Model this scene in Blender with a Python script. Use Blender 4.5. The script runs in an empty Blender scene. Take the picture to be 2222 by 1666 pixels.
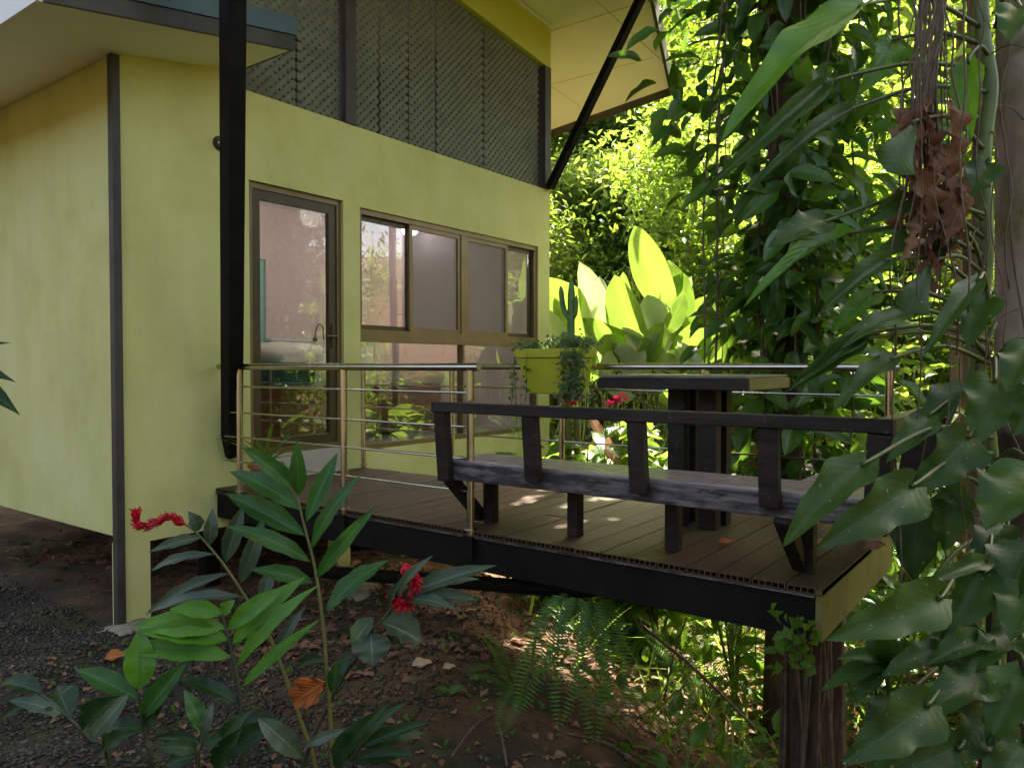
import bpy, math, random
import numpy as np
from mathutils import Vector, Matrix
R = math.radians
rnd = random.Random(11)
rng = np.random.default_rng(7)
scene = bpy.context.scene
COL = scene.collection

# ------------------------------------------------------------------ camera
# World: X runs along the house front (away from the camera), Y into the house, Z up; deck top is Z = 0.
F, CX, CY, HZ, EYE = 1654.5, 1111.0, 833.0, 793.6, 0.9
PITCH = math.atan((CY - HZ) / F)
TH = math.atan((2340 - 1111) / math.hypot(F, CY - HZ))
_f0 = np.array([math.cos(TH), math.sin(TH), 0]); RT = np.array([math.sin(TH), -math.cos(TH), 0])
FWD = _f0 * math.cos(PITCH) - np.array([0, 0, 1]) * math.sin(PITCH)
UP = np.array([0, 0, 1]) * math.cos(PITCH) + _f0 * math.sin(PITCH)
CAM = np.array([0, 0, EYE])
cam = bpy.data.cameras.new('camera'); camo = bpy.data.objects.new('camera', cam); COL.objects.link(camo)
cam.sensor_width = 36; cam.lens = F / 2222 * 36; cam.clip_start = 0.05; cam.clip_end = 500
M = Matrix.Identity(4)
for i in range(3):
    M[i][0], M[i][1], M[i][2], M[i][3] = RT[i], UP[i], -FWD[i], CAM[i]
camo.matrix_world = M
scene.camera = camo

# ------------------------------------------------------------------ light
SUN_AZ, SUN_EL = R(13), R(50)           # azimuth from +X towards +Y
w = bpy.data.worlds.new('World'); scene.world = w; w.use_nodes = True
nt = w.node_tree; sky = nt.nodes.new('ShaderNodeTexSky'); sky.sky_type = 'NISHITA'; sky.sun_disc = False
sky.sun_elevation = SUN_EL; sky.sun_rotation = R(90) - SUN_AZ
sky.air_density = .55; sky.dust_density = 4.0; sky.ozone_density = .6
bg = nt.nodes['Background']; bg.inputs['Strength'].default_value = 0.15
tint = nt.nodes.new('ShaderNodeMix'); tint.data_type = 'RGBA'; tint.blend_type = 'MULTIPLY'; tint.inputs[0].default_value = 1   # warm humid air
tint.inputs[7].default_value = (1.06, .97, .82, 1); nt.links.new(sky.outputs[0], tint.inputs[6]); nt.links.new(tint.outputs[2], bg.inputs[0])
sl = bpy.data.lights.new('sun', 'SUN'); sl.energy = 5.0; sl.angle = R(0.5); sl.color = (1, .92, .74)
so = bpy.data.objects.new('sun', sl); COL.objects.link(so)
sd = Vector((math.cos(SUN_AZ) * math.cos(SUN_EL), math.sin(SUN_AZ) * math.cos(SUN_EL), math.sin(SUN_EL)))
so.rotation_euler = sd.to_track_quat('Z', 'Y').to_euler(); so.location = (10, 10, 20)
scene.view_settings.view_transform = 'Standard'; scene.view_settings.look = 'None'
scene.view_settings.exposure = 2.72; scene.view_settings.gamma = 1
cy = scene.cycles
cy.max_bounces = 8; cy.diffuse_bounces = 4; cy.glossy_bounces = 4; cy.transmission_bounces = 6; cy.transparent_max_bounces = 12
cy.caustics_reflective = False; cy.caustics_refractive = False; cy.sample_clamp_indirect = 8
cy.use_denoising = True

# ------------------------------------------------------------------ projection of photo pixels (2222 x 1666) to the place
def ray(x, y): return FWD + RT * (x - CX) / F - UP * (y - CY) / F
def at(x, y, d): return CAM + ray(x, y) * d
def on(x, y, axis, v):
    r = ray(x, y); return CAM + r * ((v - CAM[axis]) / r[axis])

# ------------------------------------------------------------------ mesh helpers
ORIG = {}
def link(o, parent=None, origin=(0, 0, 0)):
    COL.objects.link(o)
    if parent is not None: o.parent = parent
    ORIG[o.name] = np.array(origin, float)
    return o
def mesh_obj(name, V, Fc, mat, parent=None, uv=None, var=None, smooth=False, origin=None):
    V = np.asarray(V, float).reshape(-1, 3)
    if origin is None: origin = ORIG[parent.name] if parent is not None else np.zeros(3)
    V = V - origin
    me = bpy.data.meshes.new(name)
    if isinstance(Fc, np.ndarray):
        n, k = Fc.shape
        me.vertices.add(len(V)); me.vertices.foreach_set('co', V.ravel())
        me.loops.add(n * k); me.loops.foreach_set('vertex_index', Fc.ravel().astype(np.int32))
        me.polygons.add(n); me.polygons.foreach_set('loop_start', np.arange(0, n * k, k, dtype=np.int32))
        try: me.polygons.foreach_set('loop_total', np.full(n, k, np.int32))
        except Exception: pass
        me.update(calc_edges=True)
    else:
        me.from_pydata([tuple(v) for v in V], [], Fc)
    if smooth: me.polygons.foreach_set('use_smooth', [True] * len(me.polygons))
    if uv is not None:
        l = me.uv_layers.new(name='UVMap'); idx = np.empty(len(me.loops), np.int32); me.loops.foreach_get('vertex_index', idx)
        l.data.foreach_set('uv', np.asarray(uv, np.float32)[idx].ravel())
    if var is not None:
        a = me.attributes.new('var', 'FLOAT', 'POINT'); a.data.foreach_set('value', np.asarray(var, np.float32))
    if mat: me.materials.append(mat)
    me.validate(); me.update()
    o = bpy.data.objects.new(name, me)
    if parent is None: o.location = origin
    return link(o, parent, origin)
def empty(name, loc, label=None, cat=None, group=None):
    o = bpy.data.objects.new(name, None); o.location = loc; link(o, None, loc)
    o.empty_display_size = .1
    if label: tag(o, label, cat, group)
    return o
def tag(o, label=None, cat=None, group=None, kind=None):
    if label: o['label'] = label
    if cat: o['category'] = cat
    if group: o['group'] = group
    if kind: o['kind'] = kind
    return o
class MB:
    def __init__(s): s.v = []; s.f = []
    def add(s, V, Fc):
        n = len(s.v); s.v += [tuple(p) for p in V]; s.f += [tuple(i + n for i in q) for q in Fc]; return s
    def box(s, x0, x1, y0, y1, z0, z1):
        return s.hexa([(x0, y0, z0), (x1, y0, z0), (x1, y1, z0), (x0, y1, z0), (x0, y0, z1), (x1, y0, z1), (x1, y1, z1), (x0, y1, z1)])
    def hexa(s, V): return s.add(V, [(3, 2, 1, 0), (4, 5, 6, 7), (0, 1, 5, 4), (1, 2, 6, 5), (2, 3, 7, 6), (3, 0, 4, 7)])
    def bar(s, a, b, wd, ht, up=(0, 0, 1)):
        a, b, up = Vector(a), Vector(b), Vector(up); d = (b - a).normalized(); sx = d.cross(up)
        if sx.length < 1e-4: sx = d.cross(Vector((1, 0, 0)))
        sx.normalize(); uz = sx.cross(d); sx *= wd / 2; uz *= ht / 2
        return s.hexa([a - sx - uz, a + sx - uz, b + sx - uz, b - sx - uz, a - sx + uz, a + sx + uz, b + sx + uz, b - sx + uz])
    def tube(s, pts, rad, n=8, caps=True):
        pts = [Vector(p) for p in pts]; k = len(pts)
        rad = list(rad) if hasattr(rad, '__len__') else [rad] * k
        V = []; prev = None
        for i, p in enumerate(pts):
            d = (pts[min(i + 1, k - 1)] - pts[max(i - 1, 0)]).normalized()
            if prev is None: u = d.cross(Vector((0, 0, 1))) if abs(d.z) < .9 else d.cross(Vector((1, 0, 0)))
            else: u = prev - d * prev.dot(d)
            u.normalize(); prev = u; v = d.cross(u)
            for j in range(n):
                a = 2 * math.pi * j / n; V.append(p + (u * math.cos(a) + v * math.sin(a)) * rad[i])
        Fc = [(i * n + j, i * n + (j + 1) % n, (i + 1) * n + (j + 1) % n, (i + 1) * n + j) for i in range(k - 1) for j in range(n)]
        if caps: Fc += [tuple(range(n))[::-1], tuple((k - 1) * n + j for j in range(n))]
        return s.add(V, Fc)
    def prism(s, poly, dz):      # poly: list of 3D points, extruded by vector dz
        n = len(poly); P = [Vector(p) for p in poly]; D = Vector(dz)
        return s.add(P + [p + D for p in P], [tuple(range(n))[::-1], tuple(range(n, 2 * n))] + [(i, (i + 1) % n, (i + 1) % n + n, i + n) for i in range(n)])
    def build(s, name, mat, parent=None, smooth=False, bevel=0, origin=None):
        o = mesh_obj(name, np.array([tuple(v) for v in s.v]), s.f, mat, parent, smooth=smooth, origin=origin)
        if bevel:
            b = o.modifiers.new('bevel', 'BEVEL'); b.width = bevel; b.segments = 2; b.limit_method = 'ANGLE'
        return o
def smooth_path(pts, n=6):
    P = [np.array(p, float) for p in pts]
    if len(P) < 3:
        return [P[0] + (P[-1] - P[0]) * t for t in np.linspace(0, 1, n)]
    out = []; Q = [2 * P[0] - P[1]] + P + [2 * P[-1] - P[-2]]
    for i in range(1, len(Q) - 2):
        for t in np.linspace(0, 1, n, endpoint=False):
            a, b, c, d = Q[i - 1:i + 3]
            out.append(.5 * ((2 * b) + (-a + c) * t + (2 * a - 5 * b + 4 * c - d) * t * t + (-a + 3 * b - 3 * c + d) * t ** 3))
    return out + [P[-1]]

# ------------------------------------------------------------------ leaf templates: x across, y along 0..1, z normal; unit width and length
PROF = {
    'lance': lambda v: max(0, math.sin(math.pi * min(1, v ** .85))) ** .95,
    'oval': lambda v: max(0, math.sin(math.pi * min(1, v ** .8))) ** .62,
    'paddle': lambda v: (max(0, 1 - (abs(v - .42) / .585) ** 2.1)) ** .75,
    'heart': lambda v: (min(1, (v / .20)) ** .6 * .92 + .08) * (max(0, 1 - v ** 1.7)) ** .80 if v > 0 else .3,
    'fan': lambda v: (.12 + .88 * v ** 1.1) * (1 if v < .93 else .9),
    'strap': lambda v: min(1, .6 + v * 2) * (max(0, 1 - v ** 4)) ** .6,
}
def template(prof='lance', nu=4, nv=9, fold=.12, bend=.15, wave=0., waves=3, wave2=0., seed=0, droop=0.):
    r = random.Random(seed); ph = r.random() * 6.28
    V = []; U = []
    p = PROF[prof]
    for j in range(nv + 1):
        v = j / nv; wd = p(v) * .5 if 0 < v < 1 or prof in ('heart', 'fan') else .01
        for i in range(nu + 1):
            u = i / nu * 2 - 1
            z = bend * 4 * v * (1 - v) - droop * v * v; zw = fold * abs(u) * p(max(.02, min(.98, v)))
            zw += wave * math.sin(v * waves * 6.28 + ph + (1.3 if u > 0 else 0)) * abs(u) ** 2 * p(max(.02, min(.98, v)))
            x = u * wd * (1 + wave2 * math.sin(v * 17 + ph + u * 2))
            V.append((x, v - (0.10 * abs(u) ** 1.5 * (1 - v) ** 6 if prof == 'heart' else 0) - (.08 * u * u if prof == 'fan' and j == nv else 0), zw, z)); U.append((i / nu, v))
    Fq = [(j * (nu + 1) + i, j * (nu + 1) + i + 1, (j + 1) * (nu + 1) + i + 1, (j + 1) * (nu + 1) + i) for j in range(nv) for i in range(nu)]
    return np.array(V), np.array(Fq), np.array(U)
T_SMALL = (np.array([(0, 0, 0, 0), (.5, .45, .2, 0), (0, .5, 0, 0), (-.5, .45, .2, 0), (0, 1, 0, -.05)], float),
           np.array([(0, 1, 4, 2), (0, 2, 4, 3)]), np.array([(.5, 0), (1, .45), (.5, .5), (0, .45), (.5, 1)], float))
def scatter(name, T, pos, axis, nrm, L, W, mat, parent=None, origin=None, var=None, smooth=True):
    TV, TF, TU = T; pos = np.asarray(pos, float); N = len(pos)
    a = np.asarray(axis, float); a = a / np.linalg.norm(a, axis=1, keepdims=True)
    n = np.asarray(nrm, float); n = n - a * (a * n).sum(1, keepdims=True); n /= (np.linalg.norm(n, axis=1, keepdims=True) + 1e-9)
    s = np.cross(a, n); L = np.broadcast_to(L, N)[:, None, None]; W = np.broadcast_to(W, N)[:, None, None]
    V = pos[:, None, :] + s[:, None, :] * TV[None, :, 0:1] * W + a[:, None, :] * TV[None, :, 1:2] * L + n[:, None, :] * (TV[None, :, 2:3] * W + TV[None, :, 3:4] * L)
    m = len(TV); Fc = (TF[None] + (np.arange(N) * m)[:, None, None]).reshape(-1, TF.shape[1])
    vr = rng.random(N) if var is None else np.broadcast_to(var, N)
    return mesh_obj(name, V.reshape(-1, 3), Fc, mat, parent, uv=np.tile(TU, (N, 1)), var=np.repeat(vr, m), smooth=smooth, origin=origin)
def one_leaf(name, T, base, tip, width, mat, parent, face=.6, roll=0., var=None, normal=None):
    base, tip = np.array(base, float), np.array(tip, float); L = np.linalg.norm(tip - base)
    a = (tip - base) / L
    if normal is None:
        c = CAM - (base + tip) / 2; c /= np.linalg.norm(c); n = c * face + np.array([0, 0, 1]) * (1 - face)
    else: n = np.array(normal, float)
    n = n - a * np.dot(a, n); n /= np.linalg.norm(n)
    if roll: s = np.cross(a, n); n = n * math.cos(roll) + s * math.sin(roll)
    return scatter(name, T, [base], [a], [n], L, width, mat, parent, var=rnd.random() if var is None else var)
def copy_tree(o, parent=None):
    c = o.copy(); COL.objects.link(c)
    if parent is not None: c.parent = parent
    for ch in list(o.children): copy_tree(ch, c)
    return c

# ------------------------------------------------------------------ materials
def newmat(name):
    m = bpy.data.materials.new(name); m.use_nodes = True; nt = m.node_tree
    return m, nt, nt.nodes['Principled BSDF'], nt.nodes['Material Output']
def N(nt, t, **k):
    n = nt.nodes.new(t)
    for a, b in k.items(): setattr(n, a, b)
    return n
def ramp(nt, fac, stops):
    r = N(nt, 'ShaderNodeValToRGB'); e = r.color_ramp.elements
    while len(e) < len(stops): e.new(.5)
    for q, (p, c) in zip(e, stops): q.position = p; q.color = (*c, 1)
    nt.links.new(fac, r.inputs[0]); return r.outputs[0]
def noise(nt, scale, detail=4, coord='Object', rough=.55, stretch=None):
    tc = N(nt, 'ShaderNodeTexCoord'); n = N(nt, 'ShaderNodeTexNoise'); n.inputs['Scale'].default_value = scale
    n.inputs['Detail'].default_value = detail; n.inputs['Roughness'].default_value = rough
    src = tc.outputs[coord]
    if stretch:
        mp = N(nt, 'ShaderNodeMapping'); mp.inputs['Scale'].default_value = stretch; nt.links.new(src, mp.inputs[0]); src = mp.outputs[0]
    nt.links.new(src, n.inputs['Vector']); return n.outputs['Fac']
def mixc(nt, fac, a, b, mode='MIX'):
    m = N(nt, 'ShaderNodeMix', data_type='RGBA', blend_type=mode)
    for i, s in ((0, fac), (6, a), (7, b)):
        if isinstance(s, (int, float)): m.inputs[i].default_value = s
        elif isinstance(s, tuple): m.inputs[i].default_value = (*s, 1)
        else: nt.links.new(s, m.inputs[i])
    return m.outputs[2]
def bump(nt, bs, h, st=.3, dist=.01):
    b = N(nt, 'ShaderNodeBump'); b.inputs['Strength'].default_value = st; b.inputs['Distance'].default_value = dist
    nt.links.new(h, b.inputs['Height']); nt.links.new(b.outputs[0], bs.inputs['Normal'])
def surf(name, c1, c2, scale=6, rough=.6, bsc=120, bst=.2, bd=.004, metal=0, spec=.5, stretch=None, stain=None, lo=.35, hi=.65, rv=.1):
    m, nt, bs, out = newmat(name)
    n1 = noise(nt, scale, 5, stretch=stretch); c = ramp(nt, n1, [(lo, c1), (hi, c2)])
    if stain:
        n3 = noise(nt, stain[1], 6, rough=.7, stretch=stain[3] if len(stain) > 3 else None); c = mixc(nt, ramp(nt, n3, [(stain[2], (0, 0, 0)), (stain[2] + .12, (1, 1, 1))]), c, stain[0])
    nt.links.new(c, bs.inputs['Base Color']); bs.inputs['Metallic'].default_value = metal
    mr = N(nt, 'ShaderNodeMapRange'); mr.inputs[3].default_value = max(.02, rough - rv); mr.inputs[4].default_value = min(1, rough + rv)
    nt.links.new(noise(nt, scale * 3, 3, stretch=stretch), mr.inputs[0]); nt.links.new(mr.outputs[0], bs.inputs['Roughness'])
    bs.inputs['Specular IOR Level'].default_value = spec
    if bst: bump(nt, bs, noise(nt, bsc, 4, stretch=stretch), bst, bd)
    return m
def leafmat(name, dark, light, trans, tw=.4, rough=.38, spec=.5, veins=14, vein_col=None, vst=.35, under=None, spots=None, dist=.004):
    """two-sided leaf: glossy blade over a translucent body, lateral veins from the blade's own UV"""
    m, nt, bs, out = newmat(name)
    at_ = N(nt, 'ShaderNodeAttribute', attribute_name='var'); col = ramp(nt, at_.outputs['Fac'], [(.1, dark), (.9, light)])
    n = noise(nt, 9, 3); col = mixc(nt, .35, col, ramp(nt, n, [(.3, tuple(x * .6 for x in dark)), (.7, tuple(min(1, x * 1.3) for x in light))]))
    tcol = trans
    if veins:
        uv = N(nt, 'ShaderNodeUVMap'); sp = N(nt, 'ShaderNodeSeparateXYZ'); nt.links.new(uv.outputs[0], sp.inputs[0])
        def ma(op, a, b=0.):
            q = N(nt, 'ShaderNodeMath', operation=op)
            for i, s in enumerate((a, b)):
                if isinstance(s, (int, float)): q.inputs[i].default_value = s
                else: nt.links.new(s, q.inputs[i])
            return q.outputs[0]
        au = ma('ABSOLUTE', ma('SUBTRACT', sp.outputs[0], .5))
        ph = ma('SUBTRACT', ma('MULTIPLY', sp.outputs[1], veins * 6.283), ma('MULTIPLY', au, veins * 4.2))
        sn = ma('SINE', ph); rib = ma('GREATER_THAN', .022, au)
        vc = vein_col or tuple(min(1, x * 2.2 + .03) for x in light)
        line = ma('MULTIPLY', ma('GREATER_THAN', sn, .86), .45)
        col = mixc(nt, ma('MAXIMUM', line if vst > .2 else ma('MULTIPLY', line, .4), ma('MULTIPLY', rib, .8)), col, vc)
        bump(nt, bs, ma('ADD', sn, ma('MULTIPLY', rib, 2.)), vst, dist)
    if spots:
        col = mixc(nt, ramp(nt, noise(nt, spots[1], 2), [(spots[2], (0, 0, 0)), (spots[2] + .05, (1, 1, 1))]), col, spots[0])
    if under:
        g = N(nt, 'ShaderNodeNewGeometry'); col = mixc(nt, g.outputs['Backfacing'], col, under)
    nt.links.new(col, bs.inputs['Base Color']); bs.inputs['Roughness'].default_value = rough; bs.inputs['Specular IOR Level'].default_value = spec
    tr = N(nt, 'ShaderNodeBsdfTranslucent'); tr.inputs[0].default_value = (*trans, 1)
    if veins: nt.links.new(mixc(nt, .45, (*trans,), col, 'MIX'), tr.inputs[0])
    mx = N(nt, 'ShaderNodeMixShader'); mx.inputs[0].default_value = tw
    nt.links.new(bs.outputs[0], mx.inputs[1]); nt.links.new(tr.outputs[0], mx.inputs[2]); nt.links.new(mx.outputs[0], out.inputs[0])
    return m

MAT = {}
m, nt, bs, out = newmat('lime_stucco')
c = ramp(nt, noise(nt, 1.3, 6, rough=.6), [(.32, (.58, .55, .205)), (.5, (.67, .64, .26)), (.68, (.72, .68, .32))])
c = mixc(nt, ramp(nt, noise(nt, 2.2, 6, rough=.65, stretch=(1.1, 1.1, .3)), [(.5, (0, 0, 0)), (.8, (.25, .25, .25))]), c, (.36, .37, .14))
c = mixc(nt, ramp(nt, noise(nt, 85, 3), [(.66, (0, 0, 0)), (.72, (.5, .5, .5))]), c, (.28, .28, .12))
c = mixc(nt, ramp(nt, noise(nt, 4.5, 8, rough=.75), [(.60, (0, 0, 0)), (.72, (.35, .35, .35))]), c, (.66, .62, .42))
nt.links.new(c, bs.inputs['Base Color']); bs.inputs['Roughness'].default_value = .85; bs.inputs['Specular IOR Level'].default_value = .2
bump(nt, bs, noise(nt, 70, 6, rough=.7), .4, .004)
MAT['lime'] = m
MAT['lime_band'] = surf('lime_fascia_board', (.56, .55, .10), (.62, .60, .12), 2, .7, 100, .15, spec=.3)
MAT['soffit'] = surf('cream_soffit', (.88, .85, .83), (.92, .90, .88), 1.5, .8, 80, .1, spec=.3)
MAT['black_steel'] = surf('black_painted_steel', (.005, .0045, .004), (.011, .0095, .008), 5, .65, 90, .2, .002, stain=((.03, .022, .018), 14, .66), spec=.12)
MAT['brown_trim'] = surf('brown_trim', (.035, .028, .024), (.06, .05, .045), 4, .6, 60, .15)
MAT['teal_metal'] = surf('teal_painted_metal', (.045, .085, .10), (.06, .11, .13), 3, .5, 50, .1)
MAT['bronze'] = surf('bronze_aluminium', (.17, .115, .05), (.21, .145, .07), 4, .38, 200, .05, metal=.3)
MAT['dark_bronze'] = surf('dark_bronze_aluminium', (.055, .036, .016), (.075, .05, .024), 4, .4, 200, .05, metal=.2)
MAT['lattice'] = surf('lattice_strips', (.12, .125, .085), (.17, .17, .11), 9, .7, 80, .2)
MAT['steel'] = surf('brushed_steel', (.42, .37, .30), (.50, .45, .38), 8, .2, 300, .04, .001, metal=1)
MAT['bench'] = surf('weathered_black_timber', (.013, .0095, .008), (.032, .024, .021), 3, .5, 50, .4, .003, stretch=(6, 1, 6), stain=((.10, .085, .085), 22, .62), rv=.15, spec=.2)
MAT['bench_top'] = surf('worn_sheen_bench_top', (.19, .15, .155), (.29, .235, .24), 3, .3, 60, .3, .002, stretch=(9, 1, 9), stain=((.06, .05, .05), 9, .6), rv=.12)  # purple sheen of the seat put into a lighter base colour
MAT['bench_edge'] = surf('flaking_bench_edge', (.03, .024, .026), (.19, .15, .15), 7, .6, 60, .7, .006, stretch=(3, .8, 5), stain=((.012, .009, .009), 9, .5, (2, .7, 4)), lo=.42, hi=.66)
MAT['deck'] = surf('composite_decking', (.060, .032, .017), (.095, .053, .027), 2.5, .55, 70, .3, .002, spec=.3, stretch=(1, 12, 4), stain=((.06, .050, .018), 1.2, .5), rv=.12)
MAT['deck_end'] = surf('decking_board_ends', (.02, .016, .012), (.05, .04, .03), 30, .7)
MAT['olive_board'] = surf('mossy_or_green_lit_board', (.11, .10, .02), (.17, .155, .035), 3, .7, 70, .3, stain=((.05, .055, .015), 4, .55))  # mossy deck end board; also colours the green-lit table ends
MAT['concrete'] = surf('mossy_concrete', (.22, .18, .13), (.34, .28, .21), 12, .9, 40, .6, .01, stain=((.07, .07, .03), 8, .58))
MAT['pale_concrete'] = surf('pale_threshold_concrete', (.42, .37, .33), (.52, .46, .42), 6, .85, 60, .3)
MAT['planter'] = surf('lime_plastic', (.36, .37, .012), (.42, .42, .02), 5, .45, 120, .05)
MAT['table_top'] = surf('table_top_wood', (.10, .08, .06), (.2, .17, .12), 4, .5, 60, .3, stretch=(8, 1, 8))
MAT['terracotta'] = surf('terracotta', (.32, .10, .04), (.42, .14, .06), 8, .75, 60, .2)
MAT['pink_wall'] = surf('pink_plaster', (.72, .56, .52), (.76, .60, .56), 2, .85, 100, .1)
MAT['attic'] = surf('darkened_attic_wall', (.16, .14, .10), (.24, .21, .15), 3, .9, 0, 0)  # attic shade put into the colour so the lattice gaps look dark
MAT['joint'] = surf('soffit_joint_line', (.60, .56, .50), (.66, .62, .55), 3, .9, 0, 0)
MAT['mint'] = surf('mint_door', (.30, .62, .52), (.34, .66, .56), 2, .5, 0, 0)
MAT['white'] = surf('white_paint', (.78, .76, .76), (.82, .8, .8), 3, .5, 0, 0)
MAT['linen'] = surf('white_linen', (.74, .72, .74), (.80, .78, .80), 3, .9, 9, .5, .03)
MAT['pillow'] = surf('pillow_linen', (.66, .60, .52), (.74, .68, .62), 3, .9, 9, .5, .02)
MAT['teal_cloth'] = surf('teal_runner', (.03, .10, .10), (.04, .13, .13), 4, .9, 0, 0)
MAT['brown_wood'] = surf('brown_bed_wood', (.16, .075, .028), (.24, .12, .045), 3, .5, 40, .2, stretch=(1, 1, 10))
MAT['floor_tile'] = surf('grey_floor', (.30, .28, .27), (.36, .34, .33), 3, .35, 0, 0)
MAT['bark'] = surf('dark_bark', (.05, .026, .014), (.12, .065, .038), 9, .9, 26, .9, .03, stretch=(3, 3, .6), stain=((.05, .06, .02), 5, .6))
m, nt, bs, out = newmat('pale_bark_with_dark_base')
pale = ramp(nt, noise(nt, 5, 6, stretch=(1, 1, .5)), [(.35, (.15, .10, .066)), (.65, (.36, .28, .23))])
pale = mixc(nt, ramp(nt, noise(nt, 3.2, 6, rough=.7), [(.5, (0, 0, 0)), (.62, (1, 1, 1))]), pale, (.12, .11, .03))
tc = N(nt, 'ShaderNodeTexCoord'); sp = N(nt, 'ShaderNodeSeparateXYZ'); nt.links.new(tc.outputs['Object'], sp.inputs[0])
ad = N(nt, 'ShaderNodeMath', operation='MULTIPLY_ADD'); nt.links.new(noise(nt, 5, 5), ad.inputs[0]); ad.inputs[1].default_value = 1.6; nt.links.new(sp.outputs[2], ad.inputs[2])
mr = N(nt, 'ShaderNodeMapRange'); nt.links.new(ad.outputs[0], mr.inputs[0]); mr.inputs[1].default_value = 3.2; mr.inputs[2].default_value = 3.6
c = mixc(nt, mr.outputs[0], ramp(nt, noise(nt, 12, 6, rough=.7, stretch=(1, 1, .3)), [(.35, (.022, .014, .008)), (.65, (.07, .042, .024))]), pale)
nt.links.new(c, bs.inputs['Base Color']); bs.inputs['Roughness'].default_value = .9; bump(nt, bs, noise(nt, 24, 6, rough=.7, stretch=(1, 1, .4)), .7, .02)
MAT['pale_bark'] = m
MAT['bg_bark'] = surf('forest_bark', (.10, .06, .04), (.2, .13, .09), 5, .9, 20, .5, .02, stretch=(2, 2, .4))
MAT['root'] = surf('liana_bark', (.065, .040, .026), (.15, .098, .068), 14, .8, 40, .4)
MAT['stem'] = surf('green_stem', (.07, .10, .02), (.13, .16, .04), 8, .45, 0, 0)
MAT['petiole'] = surf('petiole_skin', (.030, .05, .010), (.06, .085, .018), 8, .45, 0, 0)
MAT['dark_stem'] = surf('dark_stem', (.018, .022, .012), (.04, .045, .02), 8, .5, 0, 0)
MAT['yellow_stem'] = surf('yellow_stem', (.10, .095, .025), (.16, .14, .04), 8, .5, 0, 0)
MAT['dry'] = leafmat('dry_leaf', (.15, .065, .035), (.28, .14, .085), (.25, .10, .05), .15, .6, .3, 9, (.30, .18, .14), .15, dist=.005)
MAT['orange'] = leafmat('orange_dead_leaf', (.34, .09, .02), (.42, .13, .03), (.4, .1, .02), .2, .6, .3, 8)
MAT['tan'] = leafmat('tan_dead_leaf', (.42, .22, .12), (.50, .30, .18), (.4, .2, .1), .2, .6, .3, 8)
MAT['red'] = leafmat('red_bract', (.50, .008, .015), (.66, .02, .05), (.6, .02, .03), .2, .35, .5, 0)
MAT['pinkred'] = leafmat('pink_bract', (.55, .01, .09), (.7, .03, .16), (.7, .02, .1), .25, .35, .5, 0)
MAT['flame'] = leafmat('orange_petals', (.7, .16, .01), (.8, .28, .02), (.8, .2, .02), .4, .5, .3, 0)
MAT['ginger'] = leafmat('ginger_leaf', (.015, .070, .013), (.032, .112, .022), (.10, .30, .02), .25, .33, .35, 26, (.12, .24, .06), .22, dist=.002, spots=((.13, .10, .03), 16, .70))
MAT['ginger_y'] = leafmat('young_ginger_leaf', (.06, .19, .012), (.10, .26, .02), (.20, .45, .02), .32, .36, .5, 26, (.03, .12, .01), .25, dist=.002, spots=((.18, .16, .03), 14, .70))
MAT['ginger_d'] = leafmat('shade_toned_ginger_leaf', (.006, .026, .007), (.013, .042, .010), (.05, .15, .02), .2, .35, .35, 26, (.05, .11, .04), .18, dist=.002)  # darker copy of the ginger leaf with deep shade put into the colour
MAT['ginger_g'] = leafmat('greyed_ginger_leaf', (.032, .060, .034), (.06, .09, .06), (.10, .2, .06), .2, .36, .45, 22, (.2, .24, .16), .18, dist=.002)
MAT['philo'] = leafmat('philodendron_leaf', (.015, .046, .008), (.045, .092, .016), (.10, .22, .015), .22, .46, .30, 9, (.045, .085, .03), .05, under=(.055, .05, .045), spots=((.22, .24, .2), 52, .69), dist=.006)
MAT['philo_l'] = leafmat('fresh_philodendron_leaf', (.05, .16, .012), (.08, .22, .02), (.26, .5, .02), .42, .32, .5, 10, (.04, .13, .01), .12, dist=.006)
MAT['vine'] = leafmat('climber_leaf', (.022, .070, .013), (.055, .135, .020), (.20, .38, .018), .34, .32, .55, 9, (.05, .10, .03), .15, dist=.004)
MAT['vine_l'] = leafmat('light_climber_leaf', (.05, .13, .012), (.09, .20, .02), (.3, .5, .02), .42, .35, .5, 10, (.1, .2, .03), .35, dist=.004)
MAT['paddle'] = leafmat('paddle_leaf', (.10, .18, .02), (.17, .26, .03), (.24, .39, .05), .48, .35, .45, 20, (.26, .36, .06), .45, under=(.42, .46, .30), dist=.004)
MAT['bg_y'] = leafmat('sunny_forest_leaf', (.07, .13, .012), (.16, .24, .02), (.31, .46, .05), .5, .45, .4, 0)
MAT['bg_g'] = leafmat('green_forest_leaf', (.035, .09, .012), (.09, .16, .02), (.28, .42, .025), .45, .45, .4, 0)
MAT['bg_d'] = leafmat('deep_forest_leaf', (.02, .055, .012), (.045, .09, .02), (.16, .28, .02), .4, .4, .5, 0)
MAT['fern'] = leafmat('fern_frond', (.045, .12, .015), (.09, .19, .022), (.22, .40, .03), .38, .45, .4, 0)
MAT['cactus'] = surf('cactus_skin', (.05, .12, .02), (.09, .18, .03), 8, .55, 60, .3)
MAT['trail'] = leafmat('trailing_leaf', (.06, .11, .04), (.15, .20, .10), (.2, .34, .06), .3, .45, .4, 0)

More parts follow.
